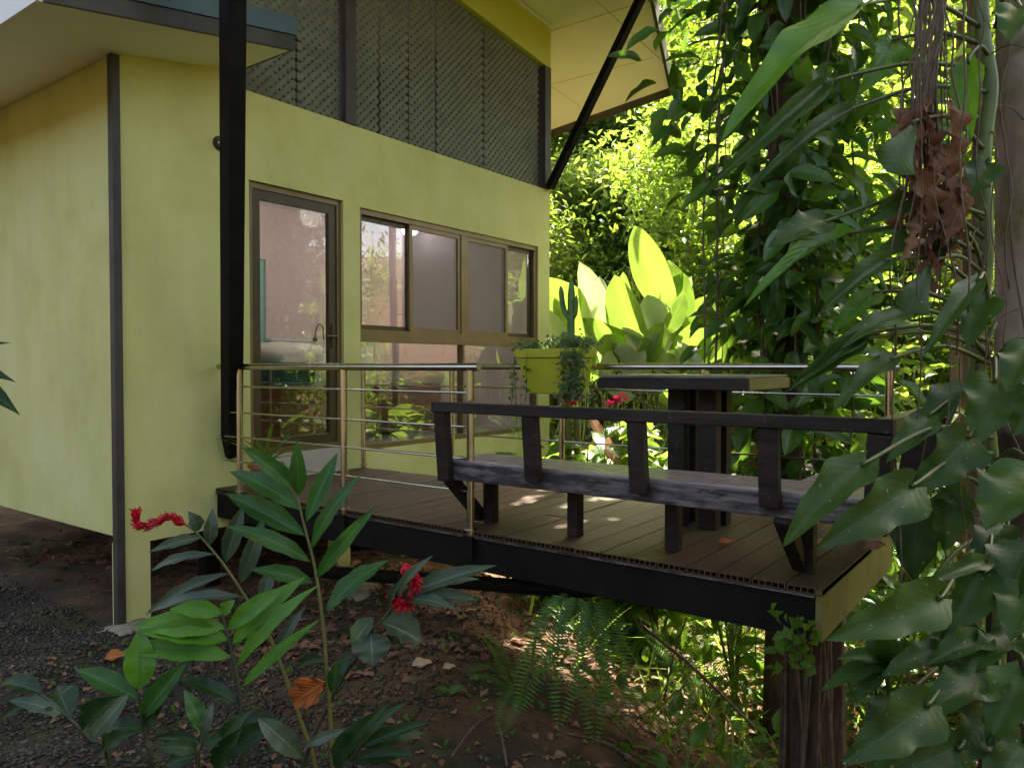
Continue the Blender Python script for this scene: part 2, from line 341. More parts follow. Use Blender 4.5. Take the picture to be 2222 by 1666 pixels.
m, nt, bs, out = newmat('window_glass')          # clear pane: transparent with a Fresnel mirror
fr = N(nt, 'ShaderNodeFresnel'); ge = N(nt, 'ShaderNodeNewGeometry'); io = N(nt, 'ShaderNodeMapRange'); io.inputs[3].default_value = 2.0; io.inputs[4].default_value = 1 / 2.0
nt.links.new(ge.outputs['Backfacing'], io.inputs[0]); nt.links.new(io.outputs[0], fr.inputs[0])
gl = N(nt, 'ShaderNodeBsdfGlossy'); gl.inputs['Roughness'].default_value = .0
tp = N(nt, 'ShaderNodeBsdfTransparent'); tp.inputs[0].default_value = (.9, .92, .9, 1)
mx = N(nt, 'ShaderNodeMixShader'); nt.links.new(fr.outputs[0], mx.inputs[0]); nt.links.new(tp.outputs[0], mx.inputs[1]); nt.links.new(gl.outputs[0], mx.inputs[2]); nt.links.new(mx.outputs[0], out.inputs[0])
MAT['glass'] = m
m, nt, bs, out = newmat('insect_screen')
df = N(nt, 'ShaderNodeBsdfDiffuse'); df.inputs[0].default_value = (.30, .25, .24, 1)
tp = N(nt, 'ShaderNodeBsdfTransparent'); mx = N(nt, 'ShaderNodeMixShader'); mx.inputs[0].default_value = .55
nt.links.new(tp.outputs[0], mx.inputs[1]); nt.links.new(df.outputs[0], mx.inputs[2]); nt.links.new(mx.outputs[0], out.inputs[0])
MAT['screen'] = m
m, nt, bs, out = newmat('lit_lamp_globe')
bs.inputs['Base Color'].default_value = (.9, .9, .9, 1); bs.inputs['Emission Color'].default_value = (.85, .85, 1, 1); bs.inputs['Emission Strength'].default_value = 5
MAT['globe'] = m

# ground: gravel grey on the left, red soil on the bank, moss patches
m, nt, bs, out = newmat('ground_soil')
soil = ramp(nt, noise(nt, 5, 8, rough=.7), [(.3, (.036, .017, .007)), (.5, (.135, .062, .022)), (.7, (.23, .115, .045))])
grav = ramp(nt, noise(nt, 30, 5, rough=.7), [(.3, (.014, .0095, .006)), (.7, (.05, .036, .023))])
moss = ramp(nt, noise(nt, 14, 6), [(.35, (.02, .022, .004)), (.7, (.085, .075, .014))])
tc = N(nt, 'ShaderNodeTexCoord'); sp = N(nt, 'ShaderNodeSeparateXYZ'); nt.links.new(tc.outputs['Object'], sp.inputs[0])
ad = N(nt, 'ShaderNodeMath', operation='MULTIPLY_ADD'); nt.links.new(noise(nt, .9, 4), ad.inputs[0]); ad.inputs[1].default_value = 2.2; nt.links.new(sp.outputs[0], ad.inputs[2])
mk = ramp(nt, ad.outputs[0], [(0, (0, 0, 0)), (1, (1, 1, 1))])
mr = N(nt, 'ShaderNodeMapRange'); nt.links.new(ad.outputs[0], mr.inputs[0]); mr.inputs[1].default_value = 3.3; mr.inputs[2].default_value = 4.1
c = mixc(nt, mr.outputs[0], grav, soil)
c = mixc(nt, ramp(nt, noise(nt, 2.3, 5), [(.50, (0, 0, 0)), (.62, (1, 1, 1))]), c, moss)
nt.links.new(c, bs.inputs['Base Color']); bs.inputs['Roughness'].default_value = .95
bump(nt, bs, noise(nt, 22, 8, rough=.7), .9, .04)
MAT['ground'] = m
m, nt, bs, out = newmat('pebbles')
at_ = N(nt, 'ShaderNodeAttribute', attribute_name='var')
nt.links.new(ramp(nt, at_.outputs['Fac'], [(0, (.006, .0045, .003)), (.45, (.023, .016, .0095)), (.8, (.05, .036, .024)), (1, (.11, .082, .065))]), bs.inputs['Base Color']); bs.inputs['Roughness'].default_value = .6
MAT['pebble'] = m

# ------------------------------------------------------------------ ground
def gz(X, Y):
    X = np.asarray(X, float); Y = np.asarray(Y, float)
    t = np.clip(((X - 3.0) * .7 - (Y - 2.6) * .62) / 2.9, 0, 1)
    z = -.84 - 1.25 * t * t * (3 - 2 * t)
    far = np.clip((np.hypot(X - 4, Y - 3) - 9) / 25, 0, 1)
    z = z + 9 * far ** 1.6
    m = np.exp(-(((X - 2.95) / .5) ** 2 + ((Y - 2.75) / .6) ** 2)) * .14       # little red bank in front of the deck
    return z + m + .03 * np.sin(X * 3.1 + Y * 1.7) + .02 * np.sin(Y * 7.3 - X * 4.1) + .012 * np.sin(X * 13 + Y * 9)
xs = np.unique(np.concatenate([np.linspace(-40, 0, 14), np.linspace(0, 10, 110), np.linspace(10, 60, 30)]))
ys = np.unique(np.concatenate([np.linspace(-50, -2, 18), np.linspace(-2, 10, 120), np.linspace(10, 60, 25)]))
gx, gy = np.meshgrid(xs, ys, indexing='ij'); gzz = gz(gx, gy)
nx, ny = gx.shape; ii, jj = np.meshgrid(np.arange(nx - 1), np.arange(ny - 1), indexing='ij')
q = np.stack([ii * ny + jj, (ii + 1) * ny + jj, (ii + 1) * ny + jj + 1, ii * ny + jj + 1], -1).reshape(-1, 4)
tag(mesh_obj('ground', np.stack([gx, gy, gzz], -1).reshape(-1, 3), q, MAT['ground'], smooth=True), 'sloping ground of gravel, moss and red soil around the house', 'ground', kind='structure')

# ------------------------------------------------------------------ the house
WY = 5.10            # front wall plane
house = empty('house', (2.5, WY, -.3), 'lime green stucco house with a lattice upper wall and white soffit roof', 'house')
b = MB()
for x0, x1, z0, z1 in ((2.515, 3.42, -.30, 3.13), (3.42, 3.50, -.30, 2.99), (3.50, 4.43, 2.32, 2.99), (4.43, 4.62, -.30, 2.99),
                       (4.62, 7.38, 2.295, 2.99), (4.62, 7.38, -.45, .145), (7.38, 7.62, -.9, 2.99)):
    b.box(x0, x1, WY, WY + .13, z0, z1)
b.box(2.49, 2.62, WY + .03, 9.6, -.24, 3.1)             # left return wall
b.box(2.52, 2.70, WY - .0, WY + .16, -.86, -.301)       # corner column
b.box(4.36, 4.50, WY + .01, WY + .14, -.95, -.301)      # column beside the deck
b.box(7.49, 7.62, WY + .131, 9.6, -.9, 5.1)              # far gable
b.build('wall', MAT['lime'], house)
b = MB(); b.box(3.50, 4.43, WY + .004, WY + .20, -.30, .20); b.build('threshold', MAT['pale_concrete'], house)
b = MB(); b.box(2.62, 7.48, WY + .21, 9.5, -.28, .14); b.build('floor_slab', MAT['floor_tile'], house)
b = MB(); b.box(2.462, 2.516, WY - .03, WY + .028, -.83, 2.93); b.build('corner_trim', MAT['brown_trim'], house)
for x in (3.30, 5.9): b = MB(); b.box(x, x + .12, WY + .3, WY + .42, -1.5, -.29); b.build('steel_post', MAT['black_steel'], house)

# interior, seen through the glazing
b = MB(); b.box(5.72, 7.48, 8.0, 8.1, .14, 2.88); b.box(2.62, 4.9, 8.0, 8.1, .14, 2.88); b.box(4.9, 5.72, 8.0, 8.1, 2.2, 2.88)
b.box(2.63, 2.66, 5.25, 8.0, .14, 2.88); b.box(7.44, 7.47, 5.25, 8.0, .14, 2.88)
b.build('interior_wall', MAT['pink_wall'], house)
b = MB(); b.box(2.62, 7.48, 8.0, 8.1, 2.881, 5.2); b.box(7.44, 7.47, 5.25, 7.99, 2.91, 5.0); b.build('attic_wall', MAT['attic'], house)
b = MB(); b.box(4.2, 7.43, 5.24, 7.99, 2.86, 2.90); b.build('ceiling', MAT['white'], house)  # added unseen ceiling, cut short so only the left lattice gaps stay lit
b = MB(); b.box(4.902, 5.718, 8.03, 8.07, .142, 2.198); b.build('interior_door', MAT['mint'], house)
b = MB(); b.box(5.74, 7.43, 7.93, 7.998, .14, 1.21); b.box(5.72, 7.43, 7.91, 8.0, 1.211, 1.24); b.build('wainscot', MAT['white'], house)

# door
def frame(b, x0, x1, z0, z1, t, y0, y1):
    b.box(x0, x0 + t, y0, y1, z0, z1); b.box(x1 - t, x1, y0, y1, z0, z1)
    b.box(x0 + t, x1 - t, y0, y1, z1 - t, z1); b.box(x0 + t, x1 - t, y0, y1, z0, z0 + t)
b = MB(); frame(b, 3.502, 4.428, .201, 2.318, .045, WY + .03, WY + .10)
door = b.build('door', MAT['bronze'], house)
b = MB(); frame(b, 3.549, 4.381, .247, 2.272, .075, WY + .042, WY + .088); b.build('sash', MAT['dark_bronze'], door)
b = MB(); b.box(3.62, 4.31, WY + .062, WY + .066, .32, 2.20); b.build('pane', MAT['glass'], door)
b = MB(); b.box(4.325, 4.36, WY + .03, WY + .041, 1.05, 1.25); b.tube([(4.343, WY + .03, 1.15), (4.343, WY - .02, 1.15), (4.22, WY - .025, 1.15)], .011, 8); b.build('handle', MAT['dark_bronze'], door, smooth=False)

# window: four sliding panes over two fixed ones
win = MB(); t = .05; y0, y1 = WY + .02, WY + .10
win.box(4.622, 7.378, y0, y1, 2.245, 2.293); win.box(4.622, 7.378, y0 - .012, y1 + .01, 1.115, 1.225); win.box(4.622, 7.378, y0, y1, .147, .19)
win.box(4.622, 4.655, y0, y1, 1.226, 2.244); win.box(7.33, 7.378, y0, y1, 1.226, 2.244); win.box(4.622, 4.64, y0, y1, .191, 1.114); win.box(7.35, 7.378, y0, y1, .191, 1.114)
win.box(6.02, 6.10, y0, y1, 1.226, 2.244); win.box(6.04, 6.07, y0, y1, .191, 1.114)
win = win.build('window', MAT['bronze'], house)
def sash(x0, x1, y, mat): 
    b = MB(); frame(b, x0, x1, 1.227, 2.243, .042, y, y + .03); b.build('sash', mat, win)
sash(5.27, 6.018, WY + .03, MAT['bronze']); sash(6.102, 6.83, WY + .03, MAT['bronze'])
sash(4.656, 5.31, WY + .064, MAT['dark_bronze']); sash(6.79, 7.329, WY + .064, MAT['dark_bronze'])
for x0, x1, y in ((4.70, 5.266, .078), (6.835, 7.285, .078), (5.315, 5.975, .07), (6.145, 6.785, .07)):
    b = MB(); b.box(x0, x1, WY + y, WY + y + .004, 1.27, 2.20); b.build('pane', MAT['glass'], win)
for x0, x1 in ((5.314, 5.974), (6.146, 6.786)):
    b = MB(); b.box(x0, x1, WY + .046, WY + .048, 1.271, 2.199); b.build('screen', MAT['screen'], win)
for x0, x1 in ((4.641, 6.039), (6.071, 7.349)):
    b = MB(); b.box(x0, x1, WY + .058, WY + .062, .192, 1.113); b.build('pane', MAT['glass'], win)

# lattice wall above: real crossed strips, panel by panel
def roofz(x): return 4.93 - .08 * (x - 7.62)
def bandlo(x): return 4.44 - .112 * (x - 7.5)
def lat_panel(x0, x1, z0, zf):
    V = []; Fc = []; P = .0575; hw = .0188; zt = max(zf(x0), zf(x1)); S = math.sqrt(2)
    for sgn, yy in ((1, WY + .045), (-1, WY + .0496)):
        cs = np.arange(-8, 12, P * S)
        for c in cs:                                         # line z = sgn*x + c'
            if sgn > 0: f = lambda x, c=c: x + c
            else: f = lambda x, c=c: -x + c
            ta, tb = x0 + hw * .7, x1 - hw * .7; ok = [xx for xx in np.linspace(ta, tb, 160) if z0 <= f(xx) <= zf(xx)]
            if len(ok) < 2: continue
            a, d = ok[0], ok[-1]; za, zd = f(a), f(d); nxy = (-sgn * hw / S, hw / S)
            n = len(V)
            for y in (yy, yy + .0042):
                V += [(a - nxy[0], y, za - nxy[1]), (d - nxy[0], y, zd - nxy[1]), (d + nxy[0], y, zd + nxy[1]), (a + nxy[0], y, za + nxy[1])]
            Fc += [tuple(n + k for k in q) for q in ((0, 1, 2, 3), (7, 6, 5, 4), (0, 4, 5, 1), (1, 5, 6, 2), (2, 6, 7, 3), (3, 7, 4, 0))]
    return mesh_obj('lattice_panel', V, Fc, MAT['lattice'], house)
cuts = [3.43, 3.985, 4.44, 4.585, 4.90, 5.28, 5.66, 6.42, 7.46]
for i in range(len(cuts) - 1):
    if i == 2: continue
    g = .001; lat_panel(cuts[i] + g, cuts[i + 1] - g, 3.0, bandlo)
for x, z in ((4.45, 4.75), (7.50, 4.43)): b = MB(); b.box(x, x + .12, WY - .02, WY + .12, 2.993, z); b.build('lattice_post', MAT['brown_trim'], house)
b = MB()
b.hexa([(2.7, WY - .01, bandlo(2.7)), (7.625, WY - .01, bandlo(7.625)), (7.625, WY + .12, bandlo(7.625)), (2.7, WY + .12, bandlo(2.7)),
        (2.7, WY - .01, roofz(2.7) - .012), (7.625, WY - .01, roofz(7.625) - .012), (7.625, WY + .12, roofz(7.625) - .012), (2.7, WY + .12, roofz(2.7) - .012)])
b.build('fascia_band', MAT['lime_band'], house)
b = MB(); b.bar((2.7, WY - .026, roofz(2.7) - .028), (7.62, WY - .026, roofz(7.62) - .028), .028, .028); b.build('soffit_moulding', MAT['soffit'], house)

# main roof: angular butterfly overhang; soffit slopes with X
RP = [(10.35, 6.90), (9.86, 4.60), (7.73, 3.83), (1.0, 1.39), (0.6, 13.0), (11.5, 13.0)]  # unseen rear edge extended to shade the ground behind the house
b = MB(); b.prism([(x, y, roofz(x)) for x, y in RP], (0, 0, .05)); roof = b.build('roof', MAT['soffit'], house)
b = MB()
for (xa, ya), (xb, yb) in zip(RP, RP[1:] + RP[:1]):
    d = Vector((xb - xa, yb - ya, 0)).normalized(); nrm = Vector((d.y, -d.x, 0)) * -1
    c = Vector((sum(p[0] for p in RP) / 6, sum(p[1] for p in RP) / 6, 0)) - Vector((xa, ya, 0))
    if nrm.dot(c) > 0: nrm = -nrm
    o1, o2 = nrm * .002, nrm * .04
    A, B = Vector((xa, ya, roofz(xa) - .10)), Vector((xb, yb, roofz(xb) - .10)); h = Vector((0, 0, .27))
    b.hexa([A + o1, B + o1, B + o2, A + o2, A + o1 + h, B + o1 + h, B + o2 + h, A + o2 + h])
b.build('fascia', MAT['brown_trim'], roof)
b = MB(); b.prism([(x, y, roofz(x) + .18) for x, y in RP], (0, 0, .03)); b.build('roof_sheet', MAT['teal_metal'], roof)
# joints of the soffit boards: shallow strips in a darker tone than the boards
b = MB()
for y in (4.35, 6.0, 7.6): 
    xa = 1.2 if y > 4.0 else 3
    b.bar((xa, y, roofz(xa) - .002), (9.8 if y > 4.7 else 9.1, y, roofz(9.8 if y > 4.7 else 9.1) - .002), .012, .006)
for x in (7.72, 8.95): b.bar((x, 4.4 if x > 8 else 3.95, roofz(x) - .002), (x, 9, roofz(x) - .002), .012, .006)
b.build('soffit_joint', MAT['joint'], roof)
# diagonal braces
b = MB(); b.bar((7.56, 5.06, 3.0), (7.50, 3.80, roofz(7.5) - .02), .075, .10, (1, 0, 0)); b.build('roof_brace', MAT['black_steel'], house, bevel=.004)
k = 4.93; b = MB(); b.bar((3.335, 5.10, .235), (3.335 - .246 * k, 5.10 - .394 * k, .235 + k), .115, .115, (1, 0, 0)); b.build('roof_brace', MAT['black_steel'], house, bevel=.006)

# left canopy roof
def canz(x): return 2.94 + .188 * (x - 2.49)
CP = [(3.413, 4.455), (3.413, 5.098), (1.77, 9.6), (1.775, 4.37)]
CPo = [(3.413, 4.455), (3.413, 5.098), (2.485, 5.098), (2.485, 9.6), (1.77, 9.6), (1.775, 4.37)]
b = MB(); b.prism([(x, y, canz(x)) for x, y in CPo], (0, 0, .16)); can = b.build('canopy', MAT['soffit'], house)
def fasc(pa, pb, off, z0, z1, name, mat):
    (xa, ya), (xb, yb) = pa, pb; d = Vector((xb - xa, yb - ya, 0)).normalized(); n = Vector((d.y, -d.x, 0)); b = MB()
    o1, o2 = n * .002, n * off
    V = []
    for z in (z0, z1):
        V += [Vector((xa, ya, canz(xa) + z)) + o1, Vector((xb, yb, canz(xb) + z)) + o1, Vector((xb, yb, canz(xb) + z)) + o2, Vector((xa, ya, canz(xa) + z)) + o2]
    b.hexa(V); b.build(name, mat, can)
fasc((1.775, 4.37), (3.413, 4.455), .03, -.012, .088, 'fascia', MAT['brown_trim']); fasc((1.74, 4.37), (3.425, 4.455), .045, .09, .215, 'flashing', MAT['teal_metal'])
fasc((1.77, 9.6), (1.775, 4.37), .03, -.008, .20, 'end_board', MAT['white'])
fasc((3.413, 4.455), (3.413, 5.07), .02, .0, .21, 'end_board', MAT['teal_metal'])

# footing and wall light
b = MB(); b.add(*[[], []])
import bmesh
def lump(name, loc, sx, sy, sz, mat, parent=None, sub=3, amp=.12, seed=0):
    bm = bmesh.new(); bmesh.ops.create_icosphere(bm, subdivisions=sub, radius=1)
    r = random.Random(seed); a = [r.random() * 6 for _ in range(6)]
    V = []
    for v in bm.verts:
        p = v.co.copy(); f = 1 + amp * (math.sin(p.x * 3 + a[0]) * math.sin(p.y * 4 + a[1]) + .5 * math.sin(p.z * 7 + a[2]) * math.sin(p.x * 8 + a[3]))
        p = Vector([math.copysign(abs(c) ** .6, c) for c in p]) * f
        V.append((loc[0] + p.x * sx, loc[1] + p.y * sy, loc[2] + p.z * sz))
    Fc = [tuple(v.index for v in f.verts) for f in bm.faces]; bm.free()
    return mesh_obj(name, V, Fc, mat, parent, smooth=True, origin=None if parent else np.array(loc))
tag(lump('footing', (2.50, 5.02, -.90), .17, .14, .10, MAT['concrete'], seed=3), 'rough grey concrete footing under the house corner post', 'footing')
tag(lump('footing', (3.95, 4.35, -.92), .17, .16, .16, MAT['concrete'], seed=5, amp=.04), 'dark concrete block in shade beneath the deck pipe', 'footing')
wl = empty('wall_light', (3.2, WY, 2.35), 'small round wall light beside the black diagonal post', 'wall light')
p = on(476, 312, 1, WY)
b = MB(); b.tube([p + np.array([0, -.001, 0]), p + np.array([0, -.035, 0])], [.055, .045], 18); b.build('rim', MAT['brown_trim'], wl, smooth=False)
b = MB(); b.tube([p + np.array([0, -.036, 0]), p + np.array([0, -.06, 0])], [.036, .02], 18); b.build('lens', MAT['steel'], wl)

# bedroom furniture
bed = empty('bed', (5.0, 6.5, .14), 'large bed with white linen and brown wooden base behind the glass', 'bed')
b = MB(); b.box(4.55, 6.85, 6.15, 7.88, .16, .68); b.build('bed_base', MAT['brown_wood'], bed, bevel=.01)
b = MB(); b.box(4.50, 6.90, 6.10, 7.89, .685, .92); b.build('mattress', MAT['linen'], bed, bevel=.07)
b = MB(); b.box(4.485, 4.95, 6.085, 7.86, .70, .935); b.build('runner', MAT['teal_cloth'], bed, bevel=.06)
for i, (x, y, rz, lab) in enumerate(((5.15, 6.95, .3, 'grey white pillow leaning at the left end of the bed'), (5.55, 7.35, -.2, 'larger white pillow resting behind the first on the bed'))):
    o = lump('pillow', (x, y, 1.03), .40, .27, .11, MAT['pillow'], seed=i, amp=.05); tag(o, lab, 'pillow', 'bed pillows')
    o.rotation_euler = (.15, -.1, rz)
rl = empty('reading_lamp', (6.5, 7.9, 1.2), 'gooseneck reading lamp bent over above the bed', 'reading lamp')
pc = on(690, 735, 1, 7.9); pts = [pc + np.array(q) for q in ((-.05, 0, .0), (-.05, -.02, .1), (-.02, -.04, .18), (.03, -.05, .16), (.05, -.05, .08), (.05, -.05, -.02))]
b = MB(); b.tube(smooth_path(pts), .008, 8); b.build('neck', MAT['dark_bronze'], rl, smooth=True)
b = MB(); b.tube([pc + np.array((-.05, 0, -.03)), pc + np.array((-.05, -.01, .01))], .03, 12); b.build('base', MAT['dark_bronze'], rl)
ls = empty('ceiling_lamp', (7.1, 7.0, 2.75), 'glowing round lamp on the bedroom end wall', 'lamp')
lump('globe', (7.1, 6.9, 2.66), .09, .09, .09, MAT['globe'], ls, amp=0)
b = MB(); b.tube([(7.1, 6.9, 2.74), (7.1, 6.9, 2.858)], .012, 8); b.build('stem', MAT['dark_bronze'], ls)
pl = bpy.data.lights.new('room_fill_light', 'POINT'); pl.energy = 3.2; pl.color = (1, .9, .82); pl.shadow_soft_size = .12
plo = bpy.data.objects.new('room_fill_light', pl); COL.objects.link(plo); plo.location = (5.3, 6.6, 2.5)  # fill light added away from the globe to brighten the room by the door

# ------------------------------------------------------------------ the deck
DX0, DX1, DY0, DY1 = 3.19, 4.63, .815, 5.085
deck = empty('deck', (3.9, 3, -.2), 'raised brown composite plank deck on a black steel beam', 'deck')
b = MB(); e = MB(); y = DY0; i = 0; bw = .1465
while y < DY1 - .02:
    y2 = min(y + bw - .006, DY1); dz = rnd.uniform(-.0012, .0012); x0 = DX0 + rnd.uniform(0, .004)
    if i == 11:
        b.box(x0, 3.80, y, y2, -.004, .0 + dz); b.box(3.805, DX1, y, y2, -.004, .003)
    else: b.box(x0, DX1, y, y2, -.004, dz)
    # hollow board: bottom skin and webs show at the end
    b.box(x0, DX1, y, y2, -.028, -.024)
    nweb = 5
    for k in range(nweb + 1):
        yy = y + k / nweb * (y2 - y - .005); e.box(x0 + .001, x0 + .9, yy, yy + .005, -.0238, -.0042)
    y += bw; i += 1
b.build('decking', MAT['deck'], deck); e.build('board_web', MAT['deck'], deck)
b = MB()
b.box(DX0 + .01, DX0 + .07, DY0 + .03, DY1, -.215, -.03); b.box(DX1 - .06, DX1 - .001, DY0 + .03, DY1, -.215, -.03)
b.box(DX0 + .071, DX1 - .061, 1.9, 1.96, -.20, -.03); b.box(DX0 + .071, DX1 - .061, 3.3, 3.36, -.20, -.03); b.box(DX0 + .071, DX1 - .061, 4.6, 4.66, -.20, -.03)
b.box(DX0 + .071, DX1 - .061, 1.1, 1.16, -.20, -.03)
b.build('beam', MAT['black_steel'], deck, bevel=.003)
b = MB(); b.bar((DX0 + .004, DY0 + .03, -.034), (DX0 + .004, DY1, -.034), .014, .008); b.build('beam_lip', MAT['bench_edge'], deck)
b = MB(); b.box(DX0 + .012, DX1 + .0, DY0 + .0, DY0 + .028, -.215, -.006); b.build('end_board', MAT['olive_board'], deck)
b = MB(); b.tube([(3.33, 1.95, -.225), (3.45, 2.15, -.30), (3.62, 4.9, -.66)], .042, 14); b.build('pipe_strut', MAT['black_steel'], deck, smooth=True)
b = MB(); b.tube([(4.52, 2.6, -.22), (4.5, 2.8, -.27), (4.35, 4.9, -.62)], .042, 14); b.build('pipe_strut', MAT['black_steel'], deck, smooth=True)
for y in (2.66, 3.69): b = MB(); b.box(DX0 - .02, DX0 + .009, y - .035, y + .035, -.15, -.03); b.build('post_bracket', MAT['black_steel'], deck)

# railings
def railing(root, x, ys, y_end0, y_end1, post_ys, rods, z0):
    b = MB(); b.tube([(x, y_end0, .893), (x, y_end1, .893)], .0225, 16); b.build('handrail', MAT['steel'], root, smooth=False)
    for y in post_ys:
        b = MB(); b.tube([(x, y, z0), (x, y, .875)], .0215, 14); b.tube([(x, y, z0 + .03), (x, y, z0 + .036)], .036, 14); b.build('post', MAT['steel'], root)
    for z in rods:
        b = MB(); b.tube([(x, ys[0], z), (x, ys[1], z)], .0062, 8); b.build('rod', MAT['steel'], root)
for o_ in (): pass
nr = empty('railing', (DX0, 3.8, 0), 'short stainless steel railing at the near side of the deck by the door', 'railing')
railing(nr, DX0 + .012, (2.66, 4.98), 2.60, 5.05, (2.66, 3.69, 4.80), (.752, .565, .39, .212), -.03)
fr_ = empty('railing', (4.58, 3, 0), 'long stainless steel railing along the far side of the deck', 'railing')
railing(fr_, 4.585, (.83, 5.06), .78, 5.08, (.83, 1.90, 2.96, 4.0, 5.03), (.735, .54, .36, .18), .0)

# corner bench
bench = empty('corner_bench', (3.4, 1.8, 0), 'L shaped black timber bench with open slatted backrest on the deck', 'bench')
SZ = .385
b = MB(); b.box(3.17, 3.52, .66, 2.80, SZ - .05, SZ); b.box(3.521, 4.50, .66, 1.00, SZ - .05, SZ - .0005); b.build('seat', MAT['bench_top'], bench, bevel=.006)
b = MB()
b.box(3.135, 3.168, .66, 2.80, SZ - .105, SZ - .012); b.box(3.17, 4.50, .625, .658, SZ - .105, SZ - .012); b.build('seat_edge', MAT['bench_edge'], bench, bevel=.005)
b = MB(); b.box(3.19, 3.50, 2.74, 2.79, SZ - .105, SZ - .051); b.box(3.19, 3.50, 1.7, 1.75, SZ - .105, SZ - .051); b.box(3.36, 3.42, .70, 2.739, SZ - .10, SZ - .052); b.build('seat_bearer', MAT['bench'], bench)
BT = .705
for y in (2.80, 2.215, 1.63, 1.04): 
    b = MB(); b.bar((3.112, y - .04, SZ - .11 if y > 2.7 else SZ - .06), (3.080, y - .04, BT - .055), .08, .05, (1, 0, 0)); b.build('back_post', MAT['bench'], bench, bevel=.004)
b = MB(); b.bar((3.11, .60, SZ - .11), (3.07, .58, BT - .055), .085, .085, (1, 0, 0)); b.build('back_post', MAT['bench'], bench, bevel=.004)
for x in (3.75, 4.35):
    b = MB(); b.bar((x, .61, SZ - .05), (x, .56, BT - .055), .05, .08, (0, 1, 0)); b.build('back_post', MAT['bench'], bench, bevel=.004)
b = MB(); b.box(3.045, 3.105, .54, 2.81, BT - .055, BT); b.build('back_rail', MAT['bench'], bench, bevel=.005)
b = MB(); b.box(3.106, 4.75, .54, .60, BT - .054, BT - .001); b.build('back_rail', MAT['olive_board'], bench, bevel=.005)
for y in (2.70, 2.13, 1.57, .94):
    b = MB(); b.box(3.40, 3.465, y - .033, y + .033, .001, SZ - .106); b.build('leg', MAT['bench'], bench, bevel=.004)
b = MB(); b.box(4.30, 4.365, .86, .925, .001, SZ - .06); b.build('leg', MAT['bench'], bench, bevel=.004)
for y in (2.765, .965):
    b = MB(); b.bar((3.15, y, SZ - .10), (3.42, y, .03), .065, .06, (0, 1, 0)); b.build('brace', MAT['bench'], bench, bevel=.004)

# table
table = empty('table', (4.1, 1.8, 0), 'narrow black edged timber table on four thick legs beside the bench', 'table')
b = MB(); b.box(3.765, 4.44, 1.335, 2.165, .835, .85); b.build('table_top', MAT['table_top'], table, bevel=.003)
b = MB(); b.box(3.75, 3.775, 1.32, 2.18, .775, .834); b.box(4.43, 4.455, 1.32, 2.18, .775, .834); b.build('apron', MAT['bench'], table, bevel=.003)
b = MB(); b.box(3.776, 4.429, 1.32, 1.345, .776, .8335); b.box(3.776, 4.429, 2.155, 2.18, .776, .8335); b.build('apron', MAT['olive_board'], table, bevel=.003)  # greenish light on the end faces put in as olive colour
for x, y in ((4.03, 1.815), (4.03, 1.63), (4.19, 1.815), (4.19, 1.63)):
    b = MB(); b.box(x - .04, x + .04, y - .05, y + .05, .001, .834 - .06); b.build('leg', MAT['bench'], table, bevel=.004)

# planter on the far rail
pt = empty('planter_box', (4.45, 2.95, .7), 'lime green plastic trough planter hooked on the far railing', 'planter')
X0, X1 = 4.36, 4.555
b = MB()
b.hexa([(X0 + .03, 2.71, .705), (X1 - .02, 2.71, .705), (X1 - .02, 3.11, .705), (X0 + .03, 3.11, .705), (X0, 2.685, .955), (X1, 2.685, .955), (X1, 3.20, .955), (X0, 3.20, .955)])
b.build('trough', MAT['planter'], pt, bevel=.008)
b = MB(); x0, x1, y0, y1 = X0 - .012, X1 + .01, 2.672, 3.215
b.box(x0, x0 + .02, y0, y1, .957, 1.02); b.box(x1 - .02, x1, y0, y1, .957, 1.02); b.box(x0 + .0205, x1 - .0205, y0, y0 + .02, .957, 1.02); b.box(x0 + .0205, x1 - .0205, y1 - .02, y1, .957, 1.02); b.build('rim', MAT['planter'], pt, bevel=.004)
b = MB(); b.box(x0 + .021, x1 - .021, y0 + .021, y1 - .021, .956, 1.0); b.build('soil', MAT['ground'], pt)
for y in (2.8, 3.1):
    b = MB(); b.box(4.568, 4.572, y - .015, y + .015, .90, 1.0); b.bar((4.57, y, .925), (4.62, y, .925), .03, .004); b.build('hook', MAT['planter'], pt)
ca = empty('cactus', (4.45, 2.80, 1.0), 'three armed columnar cactus growing in the green trough', 'cactus')
def ribbed(pts, r, mat, parent):
    P = smooth_path(pts, 5); b = MB(); k = len(P); n = 20
    rr = [r * (1 if i < k - 2 else (.75 if i == k - 2 else .25)) for i in range(k)]
    b.tube(P, rr, n)
    V = b.v
    for i in range(k):
        c = Vector(P[i])
        for j in range(n):
            q = Vector(V[i * n + j]); V[i * n + j] = tuple(c + (q - c) * (1 if j % 4 in (0, 1) else .72))
    return b.build('column', mat, parent, smooth=True)
ribbed([(4.45, 2.80, .99), (4.45, 2.80, 1.22), (4.455, 2.80, 1.50)], .026, MAT['cactus'], ca)
ribbed([(4.45, 2.81, 1.22), (4.45, 2.85, 1.27), (4.45, 2.872, 1.34), (4.45, 2.885, 1.45)], .019, MAT['cactus'], ca)
ribbed([(4.45, 2.78, 1.23), (4.45, 2.762, 1.27), (4.45, 2.757, 1.38)], .016, MAT['cactus'], ca)
tp_ = empty('trailing_plant', (4.45, 2.75, 1.0), 'small leaved variegated trailing plant spilling over the green trough', 'trailing plant')
P = []; A = []; 
for i in range(520):
    y = rng.uniform(2.64, 3.24); x = rng.uniform(4.34, 4.58); h = abs(rng.normal(0, .03)) + (.06 * rng.random() if y < 2.95 else 0)
    P.append((x, y, 1.0 + h)); A.append((rng.normal(), rng.normal(), .6))
